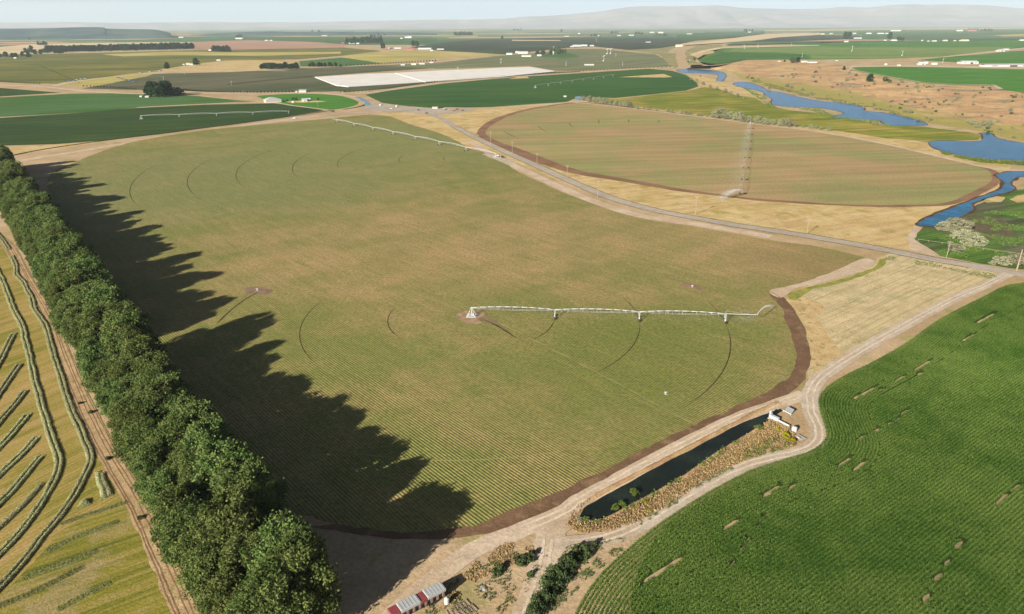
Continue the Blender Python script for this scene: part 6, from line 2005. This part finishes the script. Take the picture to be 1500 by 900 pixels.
dots([(268, 132.5), (300, 135), (350, 136.3), (400, 136), (436, 134.5)], 40, 2.6, 'small dark tree in the edge row below the grey-green orchard', 'edge row of the grey-green orchard')
dots([(200, 131.5), (160, 128.5), (120, 127)], 18, 2.0, 'small dark tree in the edge row left of the tree clump', 'edge row left of the tree clump')
dots([(0, 120.5), (35, 122.5), (60, 123.5)], 18, 2.2, 'small dark tree in the edge row under the vineyard', 'edge row under the vineyard')
dots([(333, 125), (370, 121), (410, 117), (458, 113)], 40, 1.8, 'small dark tree in the row between the orchard blocks', 'row between the orchard blocks')
dots([(495, 136), (530, 134), (570, 129.5), (610, 123.5), (660, 118.5), (740, 112)], 60, 1.9, 'small dark tree in the row below the white netting', 'row below the white netting')
dots([(740, 112), (800, 108), (850, 105.5), (880, 103), (930, 100.5), (985, 99)], 44, 1.4, 'small dark tree in the row above the large green field', 'row above the large green field')
dots([(60, 98), (80, 106), (105, 117), (118, 123)], 16, 1.4, 'small dark tree along the lane through the vineyard', 'trees along the vineyard lane')
dots([(505, 97), (560, 94.5), (600, 92), (640, 90)], 30, 2.2, 'dark bush in the hedge above the netting', 'hedge above the netting')

# ------------------------------------------------------------------ vehicles
def car_tree(kind, col):
    e = empty('parked_car', (0, 0, 0))
    L, Wd = (5.2, 2.0)
    b = MB()
    if kind == 'pickup':
        b.box((0, 0, 0.75), (L, Wd, 0.6), bev=0.08); b.box((0.35, 0, 1.35), (1.9, Wd * 0.92, 0.65), bev=0.12)
    else:
        b.box((0, 0, 0.7), (4.6, Wd * 0.95, 0.6), bev=0.1); b.box((-0.2, 0, 1.25), (2.6, Wd * 0.85, 0.55), bev=0.15)
    b.build('body', col, e)
    MB().box((0.35 if kind == 'pickup' else -0.2, 0, 1.4), (1.94 if kind == 'pickup' else 2.64, Wd * 0.88, 0.3)).build('windows', GLASS, e)
    for sx in (-1, 1):
        for sy in (-1, 1):
            MB().wheel((sx * 1.55, sy * 0.95, 0.36), 0.36, 0.24, (0, 1, 0)).build('wheel', TYRE, e)
    return e


def put(e, px, py, rz, label, s=1.0, group=None):
    e.location = P(px, py, 9 * LAYER + 0.05); e.rotation_euler = (0, 0, rz); e.scale = (s, s, s)
    return tag(e, label, 'vehicle', group)


put(car_tree('pickup', W_PAINT), 731, 229, rad(150), 'white pickup parked on the gravel turnout by the road')
put(car_tree('car', D_PAINT), 736, 231, rad(100), 'dark small vehicle beside the white pickup')
pk = {c: car_tree(k_, m_) for c, k_, m_ in (('w', 'pickup', W_PAINT), ('d', 'car', D_PAINT), ('b', 'car', B_PAINT), ('r', 'pickup', RED_PAINT))}
first = {c: True for c in pk}
spots = [('w', 650, 160.5, 'white pickup at the left of the gravel yard cars'), ('d', 654, 161.5, 'black car in the middle of the gravel yard cars'), ('w', 657, 162, 'white pickup at the right of the gravel yard cars'), ('r', 665, 162.8, 'red farm truck on the gravel yard'), ('d', 669.5, 160.8, 'dark truck beside the red farm truck'), ('r', 677.5, 162.4, 'small red vehicle at the end of the gravel yard'), ('d', 613, 162, 'dark car alone on the gravel yard'), ('d', 625, 166.5, 'dark car by the head of the paved road'), ('d', 488, 164.3, 'dark car on the farm road by the ditch'),
         ('w', 431, 174.5, 'white pickup on the farm road'), ('w', 573, 160, 'white pickup by the canal')]
for i in range(5):
    spots.append(('db'[i % 2], 97 + i * 3.3, 119.6 - i * 0.35, 'dark car parked along the tan road under the vineyard'))
for i in range(5):
    spots.append(('wd'[i % 2], 112 + i * 3.0, 117.4 - i * 0.35, 'vehicle parked by the tan road bend under the vineyard'))
for i in range(9):
    spots.append(('db'[i % 2], 173 + i * 3.2, 114.6 + i * 0.8, 'dark blue car in the slanting parked row on the straw field'))
for i in range(10):
    spots.append(('wdbr'[i % 4], 205 + i * 3.5, 107.4 - i * 0.35, 'vehicle in the crowded lot below the vineyard'))
for c, x, y, lab in spots:
    e = pk[c] if first[c] else copy_tree(pk[c])
    first[c] = False
    big = 1.0 if x > 480 else 1.25
    grp = None if x > 400 else 'cars parked ' + ('under the vineyard' if 'under the vineyard' in lab else ('on the straw field' if 'straw' in lab else 'in the crowded lot'))
    put(e, x, y, rad((x * 7) % 40 - 10), lab, big, grp)
# boxes and tanks in the gravel yard
for x, y, w_, h_, lab, rf, wl in [(556.7, 155, 3, 2.4, 'white box trailer by the canal', W_PAINT, W_PAINT), (580.5, 157, 2.6, 3.2, 'white and tan hut on the gravel yard', W_PAINT, T_WALL), (637, 159.5, 9, 2.4, 'long tan shed on the gravel yard', T_WALL, W_PAINT), (641.5, 159.2, 1.6, 3.4, 'narrow red hut at the end of the long tan shed', RED_PAINT, RED_PAINT), (828, 142.5, 4, 1.4, 'white pump hut by the blue basin', W_PAINT, W_PAINT)]:
    building(x, y, w_, h_, lab, rf, wl, rad(5), 6, 'flat', name='hut', cat='hut')

# ------------------------------------------------------------------ long trailer, bottom of the scene
pA, pB = P(572, 911), P(650, 871)
d = pB - pA; d.z = 0
rz = math.atan2(d.y, d.x)
TL = d.length
tr = empty('bin_trailer', pA, rz)
tag(tr, 'long trailer with white ribbed covers and a red middle section', 'trailer')
secs = [(0.0, 0.16, RED_PAINT), (0.16, 0.52, W_ROOF), (0.525, 0.645, RED_PAINT), (0.65, 1.0, W_ROOF)]
TW = 2.7
for a, b_, mt in secs:
    x0, x1 = a * TL, b_ * TL
    zt = 2.9 if mt is W_ROOF else 2.72
    b = MB()
    b.box(((x0 + x1) / 2, 0, zt - 0.42), (x1 - x0 - 0.03, TW, 0.84), bev=0.08)
    if mt is W_ROOF:
        n = max(3, int((x1 - x0) / 0.7))
        for i in range(n):
            b.box((x0 + (i + 0.5) * (x1 - x0) / n, 0, zt + 0.015), (0.12, TW * 0.96, 0.07))
    b.build('cover', mt, tr)
b = MB(); b.box((TL / 2, 0, 0.75), (TL, 2.3, 0.25)); b.build('chassis', D_PAINT, tr)
b = MB()
n = 9
for i in range(n):
    x = (i + 0.5) * TL / n
    b.box((x, -TW * 0.46, 1.45), (0.5, 0.2, 1.2))
    b.box((x, TW * 0.46, 1.45), (0.5, 0.2, 1.2))
b.build('side_frame', paint('rusty_frame', (0.22, 0.14, 0.10, 1), 0.8, 0.2, 0.3), tr)
b = MB(); b.box((TL / 2, 0, 1.4), (TL * 0.98, TW * 0.7, 1.1)); b.build('bin_load', paint('shaded_bins', (0.16, 0.14, 0.13, 1), 0.9, 0.1, 0.3), tr)
for x in (0.12, 0.2, 0.72, 0.8):
    for s in (-1, 1):
        MB().wheel((x * TL, s * 1.05, 0.5), 0.5, 0.35, (0, 1, 0)).build('wheel', TYRE, tr)
tk = empty('white_tank', P(654.5, 884.5), 0)
tag(tk, 'small white tank standing at the corner of the long trailer', 'tank')
MB().tube((0, 0, 0.15), (0, 0, 1.5), 0.6, 14).tube((0, 0, 1.5), (0, 0, 1.75), 0.6, 14, 0.2).build('barrel', W_PAINT, tk, False)
MB().tube((0, 0, 1.74), (0, 0, 1.86), 0.16, 10).build('lid', GALV, tk)
MB().box((0, 0, 0.08), (1.3, 1.3, 0.16)).build('base', WOOD, tk)
# pallets beside it
for k, (x, y, lab) in enumerate([(662, 897, 'wooden pallet frame nearest the trailer'), (671, 891, 'wooden pallet frame second from the trailer'), (681, 886, 'wooden pallet frame in the middle'), (690, 893, 'dark broken pallet frame in front'), (680, 899, 'wooden pallet frame at the bottom edge')]):
    e = empty('pallet', P(x, y, 0.02), rz + rad(3 * k - 5))
    tag(e, lab, 'pallet', 'wooden pallets')
    b = MB()
    for i in range(5):
        b.box((0, -1.0 + i * 0.5, 0.22), (2.1, 0.14, 0.05))
    b.build('top_boards', PALE_WOOD, e)
    b = MB()
    for i in range(3):
        b.box((-0.95 + i * 0.95, 0, 0.10), (0.12, 2.2, 0.18))
    b.build('bearers', WOOD, e)
bl = P(629.5 + 12, 0 + 872)
rock = empty('boulder', P(708, 862))
mbk = MB()
bmesh.ops.create_icosphere(mbk.bm, subdivisions=3, radius=0.9)
for v_ in mbk.bm.verts:
    v_.co *= 1 + 0.25 * mn.noise(v_.co * 1.3); v_.co.z *= 0.35
mbk.build('stone', CONC, rock, True)
tag(rock, 'flat pale mound of soil on the bare dirt', 'mound')

# ------------------------------------------------------------------ pump station at the pond head
pa, pb = P(1127, 613), P(1140, 619)
d = pb - pa; rz = math.atan2(d.y, d.x)
ps = empty('pump_unit', pa, rz)
tag(ps, 'white pump unit standing over the end of the pond', 'pump')
MB().box((1.6, 0, 1.0), (3.2, 1.3, 1.1), bev=0.12).build('housing', W_PAINT, ps)
MB().tube((0.1, 0, 0.2), (0.1, 0, 2.6), 0.28, 10).tube((0.1, 0, 2.6), (0.1, 0, 2.9), 0.34, 10).build('riser', W_PAINT, ps)
MB().box((1.6, 0, 0.22), (3.6, 1.6, 0.44)).build('base', CONC, ps)
MB().box((0.3, 0, 1.9), (0.5, 1.6, 0.12)).build('platform', GALV, ps)
pa, pb = P(1140, 619), P(1155.5, 627)
pp_ = empty('water_pipe', pa, math.atan2((pb - pa).y, (pb - pa).x))
tag(pp_, 'long white pipe running from the pump unit', 'pipe')
LL = (pb - pa).length
MB().tube((0, 0, 0.7), (LL, 0, 0.7), 0.32, 12).build('barrel', W_PAINT, pp_)
b = MB()
for t in (0.02, 0.5, 0.98):
    b.tube((LL * t - 0.06, 0, 0.7), (LL * t + 0.06, 0, 0.7), 0.42, 12)
b.build('flanges', GALV, pp_)
MB().box((0.3, 0, 0.2), (0.4, 0.5, 0.4)).box((LL - 0.3, 0, 0.2), (0.4, 0.5, 0.4)).build('supports', CONC, pp_)
pn = empty('solar_panel', P(1156, 605), rad(35))
tag(pn, 'tilted grey panel on a white rail behind the pump unit', 'panel')
MB().box((0, 0, 1.1), (1.7, 2.6, 0.08), rx=0.0, ry=rad(-38)).build('panel', paint('panel_grey', (0.16, 0.17, 0.18, 1), 0.5, 0.3, 0.1), pn)
MB().tube((0.3, -0.8, 0), (0.3, -0.8, 1.2), 0.06, 6).tube((0.3, 0.8, 0), (0.3, 0.8, 1.2), 0.06, 6).build('leg', GALV, pn)
rl = empty('white_rail', P(1147, 603), math.atan2((P(1159, 609) - P(1147, 603)).y, (P(1159, 609) - P(1147, 603)).x))
LL = (P(1159, 609) - P(1147, 603)).length
MB().tube((0, 0, 0.45), (LL, 0, 0.45), 0.16, 8).build('bar', W_PAINT, rl)
MB().box((0.3, 0, 0.2), (0.2, 0.3, 0.4)).box((LL - 0.3, 0, 0.2), (0.2, 0.3, 0.4)).build('feet', CONC, rl)
tag(rl, 'low white rail lying in front of the tilted grey panel', 'rail')
wt2 = empty('white_tank', P(1163, 632))
tag(wt2, 'upright white tank beside the yellow shrub', 'tank')
MB().tube((0, 0, 0.05), (0, 0, 1.5), 0.85, 16).tube((0, 0, 1.5), (0, 0, 1.8), 0.85, 16, 0.25).build('barrel', W_PAINT, wt2)
MB().tube((0, 0, 1.78), (0, 0, 1.92), 0.2, 10).build('lid', D_PAINT, wt2)
pd = empty('concrete_slab', P(1172, 642), rad(30))
tag(pd, 'pale concrete slab right of the yellow shrub', 'slab')
MB().box((0, 0, 0.35), (2.2, 3.0, 0.14), bev=0.02).build('slab', CONC, pd)
MB().box((-0.9, 0, 0.55), (0.3, 1.0, 0.5)).build('kerb', CONC, pd)
# pivot centres of the other old machines
for x, y, lab in [(377, 426, 'small white valve stand on the west bare patch'), (1014, 421, 'small white valve stand on the bare patch north of the arm'), (975, 578, 'small white marker post in the lower row crop')]:
    e = empty('valve_stand', P(x, y))
    tag(e, lab, 'valve')
    MB().tube((0, 0, 0), (0, 0, 1.1), 0.14, 8).tube((-0.6, 0, 0.9), (0.6, 0, 0.9), 0.12, 8).build('pipe', W_PAINT, e)
    MB().box((0, 0, 0.1), (1.1, 0.9, 0.2)).build('base', CONC, e)

# fence line / berm by the marsh
fe = empty('wire_fence', P(1350, 354))
tag(fe, 'pale low rail fence in front of the marsh bushes', 'fence')
fw = [P(a, b) - fe.location for a, b in catmull([(1345, 353), (1380, 358), (1420, 363.5), (1460, 369.5), (1500, 375), (1560, 384)], False, 6)]
fw = resample(fw, 3.0)
b = MB()
for a_, b_ in zip(fw, fw[1:]):
    b.tube(a_ + Vector((0, 0, 1.0)), b_ + Vector((0, 0, 1.0)), 0.08, 5)
b.build('rail', PALE_WOOD, fe)
for v_ in fw[::3]:
    MB().tube(v_ + Vector((0, 0, -0.2)), v_ + Vector((0, 0, 1.15)), 0.12, 5).build('post', WOOD, fe)

# ------------------------------------------------------------------ mountains and mesas
def at_y(px, py, Y):
    d = ray(px, py)
    return EYE + d * (Y / d.y)


def ridge(name, prof, Yf, Yc, Yb, mat, label, gul=60.0, wl=900.0, foot=-5.0, sub=10):
    top = catmull(prof, False, sub)
    V, Fs = [], []
    m = 26
    for i, (a, b) in enumerate(top):
        c = at_y(a, b, Yc)
        f = at_y(a, b, Yf)
        k = at_y(a, b, Yb)
        for j in range(m + 1):
            s = j / m
            if s < 0.7:
                t = s / 0.7
                x = f.x + (c.x - f.x) * t; y = Yf + (Yc - Yf) * t
                z = foot + (c.z - foot) * (0.25 * t + 0.75 * (t * t * (3 - 2 * t)))
                gz = (abs(mn.noise(Vector((x / wl, y / (wl * 2.5), 1.0)))) * 2 - 0.55) * gul * math.sin(math.pi * t) ** 0.7
                gz += mn.noise(Vector((x / wl * 4, y / wl * 2, 5.0))) * gul * 0.25 * math.sin(math.pi * t)
                z += gz
            else:
                t = (s - 0.7) / 0.3
                x = c.x + (k.x - c.x) * t; y = Yc + (Yb - Yc) * t
                z = c.z + (foot - c.z) * t * t
            V.append((x, y, z))
    for i in range(len(top) - 1):
        for j in range(m):
            a = i * (m + 1) + j
            Fs.append((a, a + m + 1, a + m + 2, a + 1))
    return setting(link(name, mesh(name, V, Fs, True), mat), label)


gm = G('mountain_slope')
n1 = gm.noise(None, 1 / 2200.0, 6, 0.62)
cm = gm.mix(gm.sstep(n1, 0.4, 0.6), C(166, 152, 156), C(140, 138, 142))
M_mtn = gm.finish(gm.gain(cm, gm.noise(gm.warp(gm.pos(), 0, (1 / 500.0, 1 / 1500.0, 1 / 800.0)), 1.0, 5, 0.65), 0.8, 1.15), 1.0)
gm = G('mesa_slope')
n1 = gm.noise(None, 1 / 500.0, 6, 0.62)
cm = gm.mix(gm.sstep(n1, 0.42, 0.6), C(44, 76, 84), C(84, 104, 96))  # bluish haze of distance put into the slope colour
M_mesa = gm.finish(cm, 1.0)
ridge('mountain', [(-500, 35), (-200, 34), (0, 33.2), (100, 32.8), (200, 33.4), (300, 32.2), (400, 33.2), (480, 32), (560, 30.5), (650, 29.2), (720, 28.3), (760, 26), (800, 23.5), (845, 20), (880, 16.5), (905, 12.5), (930, 10), (980, 9.2), (1010, 9.3), (1040, 8), (1062, 8.6), (1085, 11.5), (1130, 12.8), (1170, 13.5), (1205, 13), (1232, 10.4), (1262, 11.2), (1285, 10), (1312, 7.6), (1340, 6.3), (1362, 7.2), (1385, 6.6), (1420, 7), (1460, 9), (1500, 12.5), (1600, 17), (1800, 21), (2000, 24)], 26000, 35000, 43500, M_mtn, 'long hazy mountain ridge on the horizon', 100, 1500)
ridge('hill', [(-400, 42), (-100, 41.5), (0, 42), (60, 41.6), (110, 40.2), (150, 40.3), (155, 42), (190, 43), (222, 43.4), (238, 45.5), (250, 48.5)], 7800, 9300, 11000, M_mesa, 'blue-green mesa at the far left', 14, 420)
ridge('hill', [(280, 52), (330, 48.5), (390, 46.2), (430, 46.8), (480, 46.6), (520, 46.8), (600, 48), (640, 50)], 9500, 10500, 12000, M_mesa, 'low dark rise on the far plain', 8, 600)
